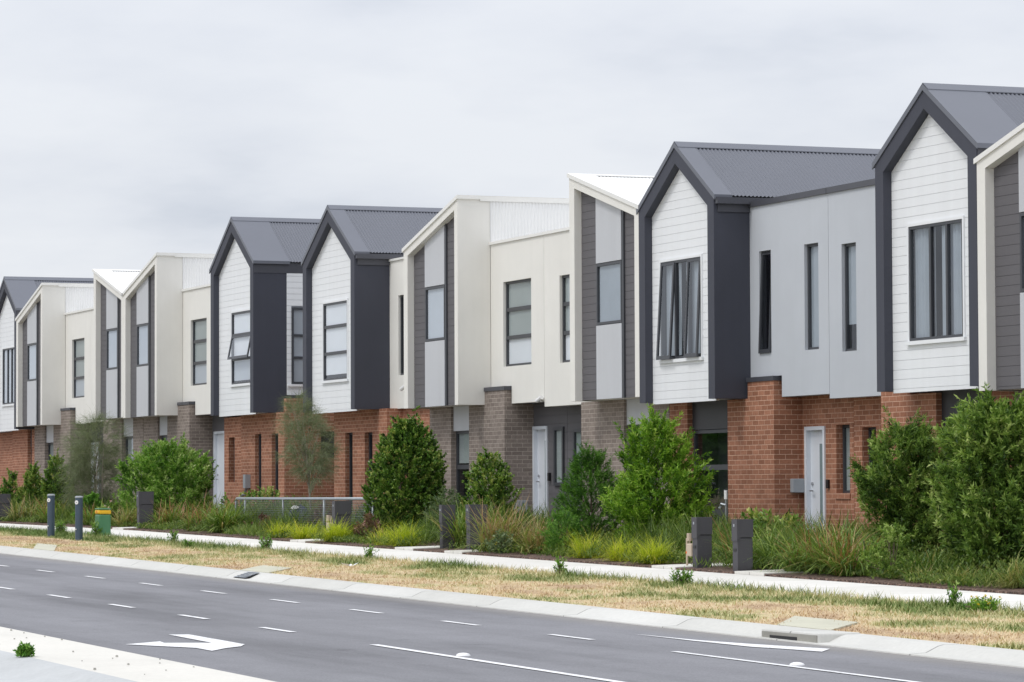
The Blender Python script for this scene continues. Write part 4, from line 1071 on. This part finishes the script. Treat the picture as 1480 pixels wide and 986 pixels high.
clump('mat_rush', 'narrow green clump tucked against the right side of the nearest charcoal pillar', -47.45, 22.73, 150, .74, .016, 'strappy', .12, (.05,.8), 1.0, .08)
clump('mat_rush', 'dense green clump between the two charcoal pillars left of the pale door in grey brick', -60.0, 22.73, 300, .92, .016, 'strappy', .18, (.08,.8), 1.0, .1)
clump('mat_rush', 'sprawling clump with brown seed heads in front of the pale door in grey brick', -57.5, 22.58, 460, .95, .016, 'straw', .3, (.1,1.15), .9, .12, .3)
clump('mat_rush', 'grey-brown sprawling clump right of the sprawling one by the pale door', -55.95, 22.68, 320, .74, .014, 'straw', .26, (.1,1.15), .9, .15, .22)
clump('mat_rush', 'brown-tipped clump directly right of the charcoal pillar by the big round bush', -79.6, 22.68, 420, .72, .018, 'strappy', .32, (.1,1.0), 1.1, .12, .2)
clump('mat_rush', 'middle brown-tipped clump of the row before the white-boarded side wall', -76.7, 22.58, 400, .72, .018, 'strappy', .3, (.1,1.0), 1.1, .1, .18)
clump('mat_rush', 'tall green arching clump at the left end of the mesh fence', -74.7, 22.58, 420, .86, .019, 'strappy', .24, (.08,1.0), 1.15, .06)
clump('mat_rush', 'olive clump behind the left slate bollard', -94.2, 22.68, 460, .72, .02, 'straw', .45, (.1,1.0), 1.0, .12, .08, tint=(.28,.2))
clump('mat_rush', 'dark olive clump behind and between the two slate bollards', -91.2, 22.68, 420, .74, .02, 'strappy', .36, (.1,1.0), 1.0, .1, .05)
clump('mat_rush', 'dry tan-tipped clump at the left foot of the charcoal pillar by the big round bush', -82.6, 22.38, 220, .62, .018, 'straw', .2, (.1,.9), 1.0, .25, .1)
SG = dict(mat='sedge')
clump('tufted_sedge', 'yellow-green tuft touching the gas meter left of the nearest pillars', -49.9, 22.23, 700, .56, .006, 'sedge', .14, (.1,1.1), 1.1, .05)
clump('tufted_sedge', 'yellow-green tuft second left of the gas meter, below the bright bush', -51.4, 22.33, 600, .54, .006, 'sedge', .16, (.1,1.15), 1.1, .12)
clump('tufted_sedge', 'yellow-green tuft below the deep green conical bush', -53.1, 22.43, 620, .58, .006, 'sedge', .18, (.1,1.15), 1.0, .14)
clump('tufted_sedge', 'bright lime tuft in front of the dense tree with the stake', -61.7, 22.23, 760, .56, .007, 'sedge', .18, (.1,1.05), 1.1, .05)
clump('tufted_sedge', 'straw-yellow tuft left of the lime tuft below the staked tree', -62.9, 22.28, 520, .46, .007, 'sedge', .2, (.1,1.2), 1.0, .3)
clump('tufted_sedge', 'bright lime dome of grass right of the pillar at the mesh fence end', -65.6, 22.18, 780, .60, .007, 'sedge', .16, (.08,1.05), 1.1, .03)
clump('tufted_sedge', 'lime tuft left of the pillar at the mesh fence end', -68.0, 22.28, 560, .48, .007, 'sedge', .2, (.1,1.1), 1.0, .1)
clump('tufted_sedge', 'lime tuft farther left below the thin sheoak, beside the ruddy bush', -69.7, 22.33, 560, .46, .007, 'sedge', .22, (.1,1.15), 1.0, .14)
clump('tufted_sedge', 'small amber tuft below the tallest tree near the right edge of the photo', -39.9, 22.28, 260, .36, .007, 'straw', .14, (.2,1.2), 1.1, .2, tint=(.5,.2))
clump('tufted_sedge', 'amber arching tuft at the right edge of the photo', -38.7, 22.38, 420, .55, .007, 'straw', .14, (.15,1.2), 1.2, .2, tint=(.45,.2))
clump('tufted_sedge', 'small amber tuft between the low round shrub and the tallest tree', -41.0, 22.28, 220, .34, .007, 'straw', .12, (.2,1.2), 1.1, .2, tint=(.5,.2))

# --- ground cover knitting the beds together: nobody could count it
def ground_cover():
    n = 150000; x = -37-(rng.random(n)**1.15)*70; y = 21.95+3.6*rng.random(n)**1.2
    paths = [(-49.1,-48.1),(-46.05,-44.95),(-61.15,-60.05),(-58.45,-57.45),(-67.65,-66.55),(-81.95,-80.85)]
    keep = ~((x > -73.6) & (x < -72.2) & (y > 22.7) & (y < 24.2))
    for a, c in paths: keep &= ~((x > a) & (x < c))
    pat = np.array([mnoise.noise(Vector((a*.55, c*.8, 3))) + .5*mnoise.noise(Vector((a*1.7, c*1.7, 8))) for a, c in zip(x, y)])
    keep &= (pat+.5*np.clip((y-22.3)/1.2, -.2, .6)+rng.normal(0,.1,n)) > -.14
    x, y, pat = x[keep], y[keep], pat[keep]; n = len(x)
    z = np.array([bedz(a, c) for a, c in zip(x, y)])
    hh = (.12+.46*np.clip((y-21.9)/1.5, .15, 1))*(.5+.7*rng.random(n))
    az_ = rng.random(n)*6.2832; le = .3+.6*rng.random(n)
    p = np.stack([x, y, z+hh*rng.random(n)*.55], 1)
    d = unit(np.stack([np.cos(az_)*le, np.sin(az_)*le, .5+.7*rng.random(n)], 1))
    grassy = (np.sin(x*1.3)+np.sin(x*.51+2)) > .5
    L = np.where(grassy, hh*.9, .065); Wd = np.where(grassy, .014, .026)
    V, Fq = leafquads(p, d, L, Wd)
    t = np.clip(rng.normal(.36, .2, n)+.2*pat, 0, .84)
    tag(rawmesh('ground_cover', V, Fq, np.repeat(t, 4), LM['cover']), 'low mixed ground cover filling the garden beds between the shrubs', None, None, 'stuff')
ground_cover()
# --- low shrubs
shrub('round_shrub', 'low round fine-leaved green shrub between the broad loose tree and the tallest tree', -42.35, 22.53, .74, .74, 'wattle', 330, 20, (.042,.014), .14, 21, gap=.1, tint=(.55,.16))
shrub('rose_shrub', 'leafy bronze-tipped shrub behind the nearest charcoal pillar', -48.7, 23.7, .92, .95, 'glossy', 130, 20, (.075,.036), .2, 22, gap=.35, tint=(.62,.25))
shrub('low_shrub', 'soft green low shrub at the foot of the deep green conical bush', -55.0, 22.78, .78, .72, 'deep', 220, 20, (.05,.012), .16, 23, gap=.2, tint=(.55,.2))
shrub('low_shrub', 'grey-green airy shrub between the staked tree and the slim two-headed tree', -63.3, 23.7, 1.02, .95, 'silver', 200, 18, (.06,.012), .22, 24, gap=.35)
shrub('low_shrub', 'grey-green shrub behind the lime dome of grass beside the mesh fence end', -68.0, 23.8, .86, .85, 'silver', 240, 20, (.05,.012), .18, 25, gap=.15, tint=(.3,.18))
shrub('ruddy_shrub', 'dusty pink-brown bush in front of the mesh fence', -72.2, 22.58, .46, .82, 'ruddy', 170, 20, (.035,.018), .12, 26, gap=.2, tint=(.35,.25))
shrub('ruddy_shrub', 'brown-leaved small bush at the left foot of the staked tree', -65.3, 22.73, .54, .55, 'ruddy', 120, 18, (.035,.018), .14, 27, gap=.3, tint=(.45,.3))
shrub('ruddy_shrub', 'thin russet bush below the trunk of the thin sheoak behind the fence', -71.0, 23.75, .72, .75, 'ruddy', 170, 18, (.05,.01), .2, 28, gap=.35, tint=(.28,.2))
shrub('low_shrub', 'dark green leafy shrub behind the right slate bollard', -87.4, 22.68, .78, .75, 'deep', 160, 18, (.07,.034), .18, 29, gap=.2, tint=(.5,.2))
shrub('flower_shrub', 'small leafy plant with pale pink flowers beside the green pit marker', -84.4, 22.38, .62, .5, 'wattle', 70, 14, (.06,.028), .16, 30, gap=.3, flowers=('petal', 12, .05))
shrub('low_shrub', 'dull green leafy shrub on the fence line behind the tall arching clump', -78.2, 24.6, .95, 2.0, 'glossy', 200, 16, (.06,.03), .18, 31, gap=.25, tint=(.6,.25))
shrub('low_shrub', 'pale green weedy shrub in front of the sprawling seed-head clump', -56.6, 22.23, .36, .5, 'silver', 70, 14, (.05,.02), .14, 32, gap=.3, flowers=('gold', 3, .04))

# --- weeds along the path edge and on the median
WZ = lambda x, y: .1+(y-16.72)/3.08*.12+gz(x)
for (x, y, hh, ww, k, lb) in [
    (-62.6, 19.7, .30, .42, 40, 'leafy green weed on the verge in front of the pillar at the fence end'),
    (-43.1, 19.65, .24, .50, 40, 'spreading grey-leaved weed on the path edge in front of the nearest pillars'),
    (-47.6, 19.65, .26, .26, 18, 'thin upright weed on the path edge below the yellow-green tufts'),
    (-35.4, 19.65, .30, .22, 26, 'small spiky weed on the verge near the right edge of the photo'),
    (-75.3, 19.7, .34, .55, 55, 'big soft green weed on the verge right of the green pit marker'),
    (-56.4, 19.68, .26, .40, 22, 'thin dark-stemmed weed on the path edge below the sprawling seed-head clump'),
    (-69.0, 19.7, .26, .4, 30, 'low green weed on the verge below the mesh fence'),
    (-78.5, 19.65, .3, .45, 40, 'green weed on the verge between the right bollard and the green pit marker'),
    (-66.2, 19.2, .12, .22, 16, 'flat green weed in the middle of the dry verge'),
    (-80.5, 17.3, .2, .3, 26, 'round dark weed on the dry verge at the left edge of the photo')]:
    shrub('weed', lb, x, y, hh*.85, ww*.55, 'broad', max(16, int(k*.7)), 14, (.045,.012), .17, k+x, gap=.2, tint=(.3,.18), lump=.08, group='weeds on the verge', cat='weed', z=WZ(x, y))
shrub('weed', 'green and yellow-flowered weed on the verge at the right edge of the photo', -34.3, 19.4, .12, .4, 'broad', 40, 14, (.045,.014), .14, 41, tint=(.4,.15), flowers=('gold', 14, .025), group='weeds on the verge', cat='weed', z=WZ(-34.3, 19.4))
shrub('weed', 'round green weed growing from the concrete median', -31.0, 7.43, .10, .14, 'deep', 60, 14, (.03,.012), .06, 42, tint=(.6,.2), group='weeds on the verge', cat='weed', z=.125+gz(-31))

# ------------------------------------------------------------------ street furniture
def pillar(x, y, label, h=.80, wx=.19, wy=.27):
    z0 = bedz(x, y)-.02
    t = thing('letterbox_pillar', (x, y, z0), label, 'pillar', 'charcoal letterbox pillars along the path')
    a, b = x-wx/2, x+wx/2; c, d = y, y+wy; zs = z0+h*.66
    mb = MB(); mb.box(a+.008, b-.008, c+.012, d-.006, z0, zs-.012); mb.box(a+.016, b-.016, c+.03, d-.016, zs-.012, zs+.004); mb.build('shaft', M['pillar'], t, bevel=.004)
    hd = MB(); hd.face([(a,c,zs-.055),(b,c,zs-.055),(b,c,z0+h),(a,c,z0+h)]); hd.face([(b,d,zs+.004),(a,d,zs+.004),(a,d,z0+h),(b,d,z0+h)])
    hd.face([(a,c,z0+h),(b,c,z0+h),(b,d,z0+h),(a,d,z0+h)]); hd.face([(a,d,zs+.004),(b,d,zs+.004),(b,c+.07,zs+.004),(a,c+.07,zs+.004)]); hd.face([(a,c+.07,zs+.004),(b,c+.07,zs+.004),(b,c,zs-.055),(a,c,zs-.055)])
    hd.face([(b,c,zs-.055),(b,c+.07,zs+.004),(b,d,zs+.004),(b,d,z0+h),(b,c,z0+h)]); hd.face([(a,c,zs-.055),(a,c,z0+h),(a,d,z0+h),(a,d,zs+.004),(a,c+.07,zs+.004)])
    hd.build('letterbox', M['pillar'], t)
    sl = MB(); sl.box(x-.045, x+.045, c+.004, c+.014, z0+h*.40, z0+h*.45); sl.build('painted_slot', M['black'], t)  # black block painted in for the shade inside the letter slit
    npl = MB(); npl.box(x-.03, x+.01, c-.004, c-.001, z0+h*.86, z0+h*.91); npl.build('number_plate', M['meter'], t)
pillar(-46.18, 21.9, 'charcoal letterbox pillar nearest the camera, right one of the nearest pair')
pillar(-47.95, 22.05, 'charcoal letterbox pillar beside the beige gas meter, left one of the nearest pair')
pillar(-58.6, 22.35, 'broad charcoal pillar left of the pale door in grey brick', .86, .2, .36)
pillar(-59.9, 22.3, 'charcoal pillar half hidden by the dense green clump on its right', .84, .16, .27)
pillar(-66.35, 22.35, 'charcoal pillar at the right end of the mesh fence', .84, .2, .36)
pillar(-80.6, 22.1, 'charcoal pillar in front of the big rounded bright green bush', .92, .22, .38)
pillar(-95.6, 22.1, 'charcoal pillar cut by the left edge of the photo', .8, .22, .34)

def gas(x, y, label):
    z0 = bedz(x, y); t = thing('gas_meter', (x, y, z0), label, 'gas meter', 'beige gas meters beside the pillars')
    b = MB(); b.box(x-.09, x+.09, y-.06, y+.08, z0+.16, z0+.36); b.build('meter_body', M['beige'], t, bevel=.02)
    p = MB(); p.tube([(x-.15,y-.02,z0-.02),(x-.15,y-.02,z0+.44),(x-.05,y-.02,z0+.46),(x-.05,y-.02,z0+.36)], .018, 8)
    p.build('inlet_pipe', M['beige'], t)
    p = MB(); p.tube([(x+.05,y,z0+.36),(x+.05,y,z0+.48),(x+.05,y+.2,z0+.48),(x+.05,y+.2,z0-.02)], .018, 8); p.build('outlet_pipe', M['beige'], t)
    r = MB(); r.tube([(x-.05,y-.02,z0+.40),(x-.05,y-.02,z0+.52)], .045, 10); r.build('regulator', M['beige'], t)
    k = MB(); k.tube([(x-.15,y-.02,z0+.2),(x-.15,y-.02,z0+.235)], .023, 8); k.build('tag_band', M['orange'], t)
gas(-48.35, 22.2, 'beige gas meter left of the nearest pair of pillars')
gas(-66.85, 22.45, 'pale gas meter left of the pillar at the fence end')

def bollard(x, y, label):
    z0 = WZ(x, y)-.05; h = .98
    t = thing('bollard', (x, y, z0), label, 'bollard', 'slate blue bollards on the verge')
    p = MB(); p.tube([(x,y,z0),(x,y,z0+h)], .085, 20); p.build('post', M['slate'], t, smooth=False)
    c = MB(); c.tube([(x,y,z0+h+.001),(x,y,z0+h+.03),(x,y,z0+h+.042)], [.09,.088,.06], 20); c.build('cap', M['meter'], t)
    dx, dy = .62, -.78; q = MB(); e = Vector((x+dx*.083, y+dy*.083, z0+h-.1)); q.tube([e, e+Vector((dx,dy,0))*.012], .045, 16); q.build('reflector', M['white'], t)
    q = MB(); q.tube([e+Vector((dx,dy,0))*.0125, e+Vector((dx,dy,0))*.016], .016, 10); q.build('reflector_screw', M['meter'], t)
    f = MB(); f.box(x+.03, x+.06, y-.1, y-.07, z0+.28, z0+.30); f.build('fixing', M['white'], t)
bollard(-76.6, 18.95, 'slate blue bollard with white disc, left of the two')
bollard(-73.05, 18.7, 'slate blue bollard with white disc, right of the two and nearer the kerb')

def pit(x, y):
    z0 = WZ(x, y)-.02; t = thing('pit_marker', (x, y, z0), 'squat green marker box with yellow band, in long grass right of the bollards', 'marker box')
    b = MB(); b.box(x-.2, x+.2, y-.13, y+.15, z0, z0+.50); b.build('body', M['green'], t, bevel=.035)
    b = MB(); b.box(x-.203, x+.203, y-.133, y+.153, z0+.505, z0+.60); b.build('band', M['yellow'], t, bevel=.03)
    b = MB(); b.box(x-.2, x+.2, y-.13, y+.15, z0+.605, z0+.64); b.build('lid', M['green'], t, bevel=.014)
    b = MB(); b.box(x-.03, x+.02, y-.137, y-.1335, z0+.525, z0+.58); b.build('emblem', M['orange'], t)
pit(-75.4, 19.85)

def fence():
    y = 23.3; x0, x1 = -76.3, -66.6; zt = 1.80
    t = thing('mesh_fence', (x0, y, .95), 'low galvanised mesh fence in front of the open lane, ending at a pillar', 'fence')
    r = MB(); r.tube([(x0,y,1.0),(x0,y,zt-.06),(x0+.05,y,zt),(x1,y,zt)], .03, 8); r.build('top_rail', M['galv'], t, smooth=True)
    for px in (x0+.72, x0+3.6, x0+6.5, x1):
        p = MB(); p.tube([(px,y,.9),(px,y,zt)], .028, 8); p.build('post', M['galv'], t, smooth=True)
    w = MB(); 
    n = int((x1-x0)/.075)
    for i in range(n):
        a = x0+.04+(x1-x0-.06)*i/n; w.box(a-.0022, a+.0022, y-.034, y-.030, 1.0, zt-.02)
    for k in range(16): zz = 1.03+.05*k; w.box(x0+.03, x1, y-.0385, y-.035, zz-.0022, zz+.0022)
    w.build('mesh_panel', M['galv'], t)
fence()
def bundle():
    x, y = -72.9, 23.75; z0 = bedz(x, y); V = []; f = []; n = 18; m = 9
    for j in range(m+1):
        v = j/m
        for i in range(n):
            a = 6.2832*i/n; rr = (1-v**2.4)**.5 if v < 1 else 0
            k = 1+.16*mnoise.noise(Vector((math.cos(a)*2, math.sin(a)*2, v*3)))
            V.append((x+.48*rr*k*math.cos(a)+.04*v, y+.3*rr*k*math.sin(a), z0+.6*v*(1+.1*mnoise.noise(Vector((a, v, 4))))))
    mb = MB(); mb.v = V
    for j in range(m):
        for i in range(n):
            mb.f.append((j*n+i, j*n+(i+1)%n, (j+1)*n+(i+1)%n, (j+1)*n+i)); mb.m.append(0)
    o = mb.build('tarpaulin_bundle', M['bluecloth'], None, (x, y, z0), smooth=True)
    tag(o, 'dark blue covered bundle with a white patch behind the mesh fence', 'bundle')
    p = MB(); p.tube([(x+.13,y-.15,z0+.56),(x+.14,y-.16,z0+.6)], [.1,.04], 10); p.build('white_patch', M['white'], o)
bundle()
def tap(x, y):
    z0 = bedz(x, y); t = thing('tap_post', (x, y, z0), 'grey tap on a thin post with white top, before the red brick pier', 'tap')
    p = MB(); p.tube([(x,y,z0),(x,y,z0+.95)], .014, 8); p.build('pipe', M['galv'], t)
    p = MB(); p.tube([(x,y,z0+.85),(x-.07,y-.05,z0+.87),(x-.1,y-.07,z0+.80)], .025, 8); p.build('spout', M['galv'], t)
    p = MB(); p.tube([(x,y,z0+.95),(x,y,z0+1.1)], .028, 10); p.build('cap', M['white'], t)
tap(-52.2, 24.6)

# the far side of the street, seen only in the window panes: a loose belt of trees
def treeline():
    Vs, Fs, T, k = [], [], [], 0
    for i in range(26):
        cx, cy = -45-8*i+random.uniform(-3,3), -32+random.uniform(-8,8); H = 4.5+4*random.random(); W_ = 7+3*random.random(); m = 1500
        t = rng.random(m); ph = rng.random(m)*6.28; q = rng.random(m)**.45; rr = profile(t, ROUND)*W_/2
        p = np.stack([cx+q*rr*np.cos(ph), cy+q*rr*np.sin(ph), gz(cx)+.1+H*t], 1); d = unit(rng.normal(size=(m,3)))
        V, Fq = leafquads(p, d, np.full(m, .75), np.full(m, .6)); Vs.append(V); Fs.append(Fq+k); T.append(np.repeat(rng.random(m)*.6, 4)); k += len(V)
    tag(rawmesh('treeline', np.concatenate(Vs), np.concatenate(Fs), np.concatenate(T), LM['deep']), 'belt of trees across the road', None, None, 'stuff')
treeline()
# entry slabs from the path to the doors, crossings on the verge, kerb inlets
def slab(name, pts, label, mat, z=.0, thick=.05, grp=None):
    x = sum(p[0] for p in pts)/len(pts); y = sum(p[1] for p in pts)/len(pts)
    mb = MB(); top = [(a, b, zf(a, b)+z) for a, b, zf in [(p[0], p[1], bedz if y > 21 else (lambda q, w: WZ(q, w)-.01)) for p in pts]]
    mb.face(top); k = len(top)
    for i in range(k):
        a, b = top[i], top[(i+1) % k]; mb.face([a, (a[0],a[1],a[2]-thick), (b[0],b[1],b[2]-thick), b])
    o = mb.build(name, M[mat], None, (x, y, top[0][2])); tag(o, label, 'slab', grp, 'structure'); return o
for i, (a, b) in enumerate([(-49.05,-48.15), (-46.0,-45.0), (-61.1,-60.1), (-58.4,-57.5), (-67.6,-66.6), (-81.9,-80.9)]):
    slab('entry_path', [(a,21.815),(b,21.815),(b,25.8),(a,25.8)], None, 'path', .012)
slab('crossing_slab', [(-32.9,16.74),(-34.2,16.74),(-35.4,17.55),(-33.8,17.55)], None, 'slab', .014)
slab('crossing_slab', [(-53.0,16.74),(-54.6,16.74),(-55.9,17.55),(-54.3,17.55)], None, 'slab', .014)
slab('crossing_slab', [(-67.4,16.74),(-69.2,16.74),(-72.4,17.6),(-70.6,17.6)], None, 'slab', .014)
def inlet():
    x0, x1 = -33.5, -32.1; z = gz(-32.8); t = thing('kerb_inlet', (-32.8, 16.4, z), 'stained concrete kerb inlet with a dark upright face beside the white taper line', 'drain')
    b = MB(); b.box(x0, x1, 16.2, 16.7, z-.03, z+.108); b.build('lintel', M['kerb'], t, bevel=.02)
    f = MB(); f.box(x0+.04, x1-.04, 16.19, 16.1985, z-.02, z+.085); f.build('face', M['stain'], t)
    f = MB(); f.box(x0+.25, x1-.5, 16.182, 16.1895, z+.015, z+.05); f.build('painted_opening', M['black'], t)  # solid black plate, the darkness of the hole put into its colour
inlet()
def grate():
    x0, x1 = -53.35, -52.7; z = gz(-53); t = thing('drain_grate', (-53.1, 16.2, z), 'dark metal drain grate in the kerb left of the grey crossing slab', 'drain')
    b = MB(); b.face([(x0,16.24,z+.026),(x1,16.24,z+.026),(x1,16.50,z+.110),(x0,16.50,z+.110)]); b.build('painted_recess', M['infill'], t)  # flat dark sheet under the bars, shade of the drop put into its colour
    f = MB()
    for k in range(12):
        a = x0+.02+(x1-x0-.04)*k/11; f.face([(a-.016,16.24,z+.032),(a+.016,16.24,z+.032),(a+.016,16.50,z+.116),(a-.016,16.50,z+.116)])
    for k in range(5):
        yy = 16.26+.054*k; zz = z+.036+.084*(yy-16.24)/.26; f.face([(x0,yy-.012,zz),(x1,yy-.012,zz),(x1,yy+.012,zz+.006),(x0,yy+.012,zz+.006)])
    f.build('bars', M['meter'], t)
    l = MB()
    for k in range(26):
        a = x0+random.random()*(x1-x0); yy = 16.25+random.random()*.15; zz = z+.040+.084*(yy-16.24)/.26; s = .03; q = random.random()*3
        l.face([(a,yy,zz),(a+s*math.cos(q),yy+s*math.sin(q),zz+.008),(a+s*math.cos(q)*1.2-.01,yy+s*math.sin(q)+.02,zz+.012)])
    lo = l.build('leaf_litter', M['beige']); tag(lo, 'dry leaf litter caught on the drain grate', kind='stuff')
grate()
lt = MB()
for k in range(34):
    a = -27-random.random()*14; b = 7.5+random.random()*1.0; s = .006+random.random()*.011; q = random.random()*6
    z = .124+gz(a); lt.prism([(a-s,z),(a+s*.8,z),(a+s*.5,z+s*.7),(a-s*.4,z+s)], b, b+s*1.2)
tag(lt.build('gravel', M['stain']), 'loose grit and pebbles on the concrete median', kind='stuff')
def litter(x, y):
    mb = MB(); z = WZ(x, y)
    for k in range(9):
        q = random.random()*6.28; s = .05+random.random()*.05; c = Vector((x+random.uniform(-.12,.12), y+random.uniform(-.05,.05), z+.01))
        u = Vector((math.cos(q), math.sin(q), .3))*s; v = Vector((-math.sin(q), math.cos(q), .5))*s*.7
        mb.face([c, c+u, c+u+v, c+v*1.1])
    tag(mb.build('paper_scrap', M['white'], None, (x, y, z)), 'crumpled pale paper scrap on the dry verge near the drain grate', 'litter')
litter(-53.6, 18.3)

# ------------------------------------------------------------------ sky, sun, camera
W = bpy.data.worlds.new('World'); S.world = W; W.use_nodes = True
nt = W.node_tree; nt.nodes.clear()
wo = N(nt, 'ShaderNodeOutputWorld'); bg = N(nt, 'ShaderNodeBackground'); nt.links.new(bg.outputs[0], wo.inputs[0])
sky = N(nt, 'ShaderNodeTexSky', sky_type='NISHITA'); sky.sun_disc = False
SUN_EL, SUN_AZ = 56, 168      # degrees; azimuth clockwise from +Y
sky.sun_elevation = R(SUN_EL); sky.sun_rotation = R(SUN_AZ)
tc = N(nt, 'ShaderNodeTexCoord'); sp = N(nt, 'ShaderNodeSeparateXYZ'); nt.links.new(tc.outputs['Generated'], sp.inputs[0])
# overcast deck: flat cloud noise seen from below (direction divided by height), brighter overhead
mx = N(nt, 'ShaderNodeMath', operation='MAXIMUM'); nt.links.new(sp.outputs[2], mx.inputs[0]); mx.inputs[1].default_value = 0.0
ad = N(nt, 'ShaderNodeMath', operation='ADD'); nt.links.new(mx.outputs[0], ad.inputs[0]); ad.inputs[1].default_value = .22
dv = N(nt, 'ShaderNodeVectorMath', operation='DIVIDE'); nt.links.new(tc.outputs['Generated'], dv.inputs[0]); nt.links.new(ad.outputs[0], dv.inputs[1])
cn = noisetex(nt, scaled(nt, dv.outputs[0], (2.6, 2.6, 5.0)), 1.0, 5, .52)
cl = ramp(nt, cn, [(.30, (6.0,6.35,7.1,1)), (.46, (7.25,7.5,8.1,1)), (.62, (7.95,8.15,8.6,1))])
mr = N(nt, 'ShaderNodeMapRange'); nt.links.new(sp.outputs[2], mr.inputs[0])
mr.inputs[1].default_value = .1; mr.inputs[2].default_value = .95; mr.inputs[3].default_value = 1.0; mr.inputs[4].default_value = 1.75
vm = N(nt, 'ShaderNodeVectorMath', operation='SCALE'); nt.links.new(cl, vm.inputs[0]); nt.links.new(mr.outputs[0], vm.inputs['Scale'])
nt.links.new(mixcol(nt, .9, sky.outputs[0], vm.outputs[0]), bg.inputs[0]); bg.inputs[1].default_value = .109
sd = bpy.data.lights.new('sun', 'SUN'); sd.energy = 1.3; sd.angle = R(14); sd.color = (1, .97, .92)
so = bpy.data.objects.new('sun', sd); COL.objects.link(so)
az, el = R(SUN_AZ), R(SUN_EL)
dirn = Vector((math.sin(az)*math.cos(el), math.cos(az)*math.cos(el), math.sin(el)))
so.rotation_euler = dirn.to_track_quat('Z', 'Y').to_euler(); so.location = (-40, 0, 30)

cd = bpy.data.cameras.new('camera'); cam = bpy.data.objects.new('camera', cd); COL.objects.link(cam)
yaw, pitch, roll = R(21.640455), R(2.531461), .0043
fw = Vector((-math.cos(yaw)*math.cos(pitch), math.sin(yaw)*math.cos(pitch), math.sin(pitch)))
rt = Vector((math.sin(yaw), math.cos(yaw), 0)); up = rt.cross(fw)
r2 = rt*math.cos(roll)-up*math.sin(roll); u2 = up*math.cos(roll)+rt*math.sin(roll)
cam.matrix_world = Matrix(((r2.x,u2.x,-fw.x,0),(r2.y,u2.y,-fw.y,0),(r2.z,u2.z,-fw.z,1.95),(0,0,0,1)))
cd.sensor_fit = 'HORIZONTAL'; cd.sensor_width = 36; cd.lens = 36*4900/1480; cd.clip_start = .5; cd.clip_end = 4000
S.camera = cam
S.render.engine = 'CYCLES'; S.render.resolution_x = 1024; S.render.resolution_y = 682
S.view_settings.view_transform = 'Standard'; S.view_settings.look = 'None'; S.view_settings.exposure = 0; S.view_settings.gamma = 1
S.cycles.max_bounces = 6; S.cycles.transparent_max_bounces = 12; S.cycles.use_denoising = True
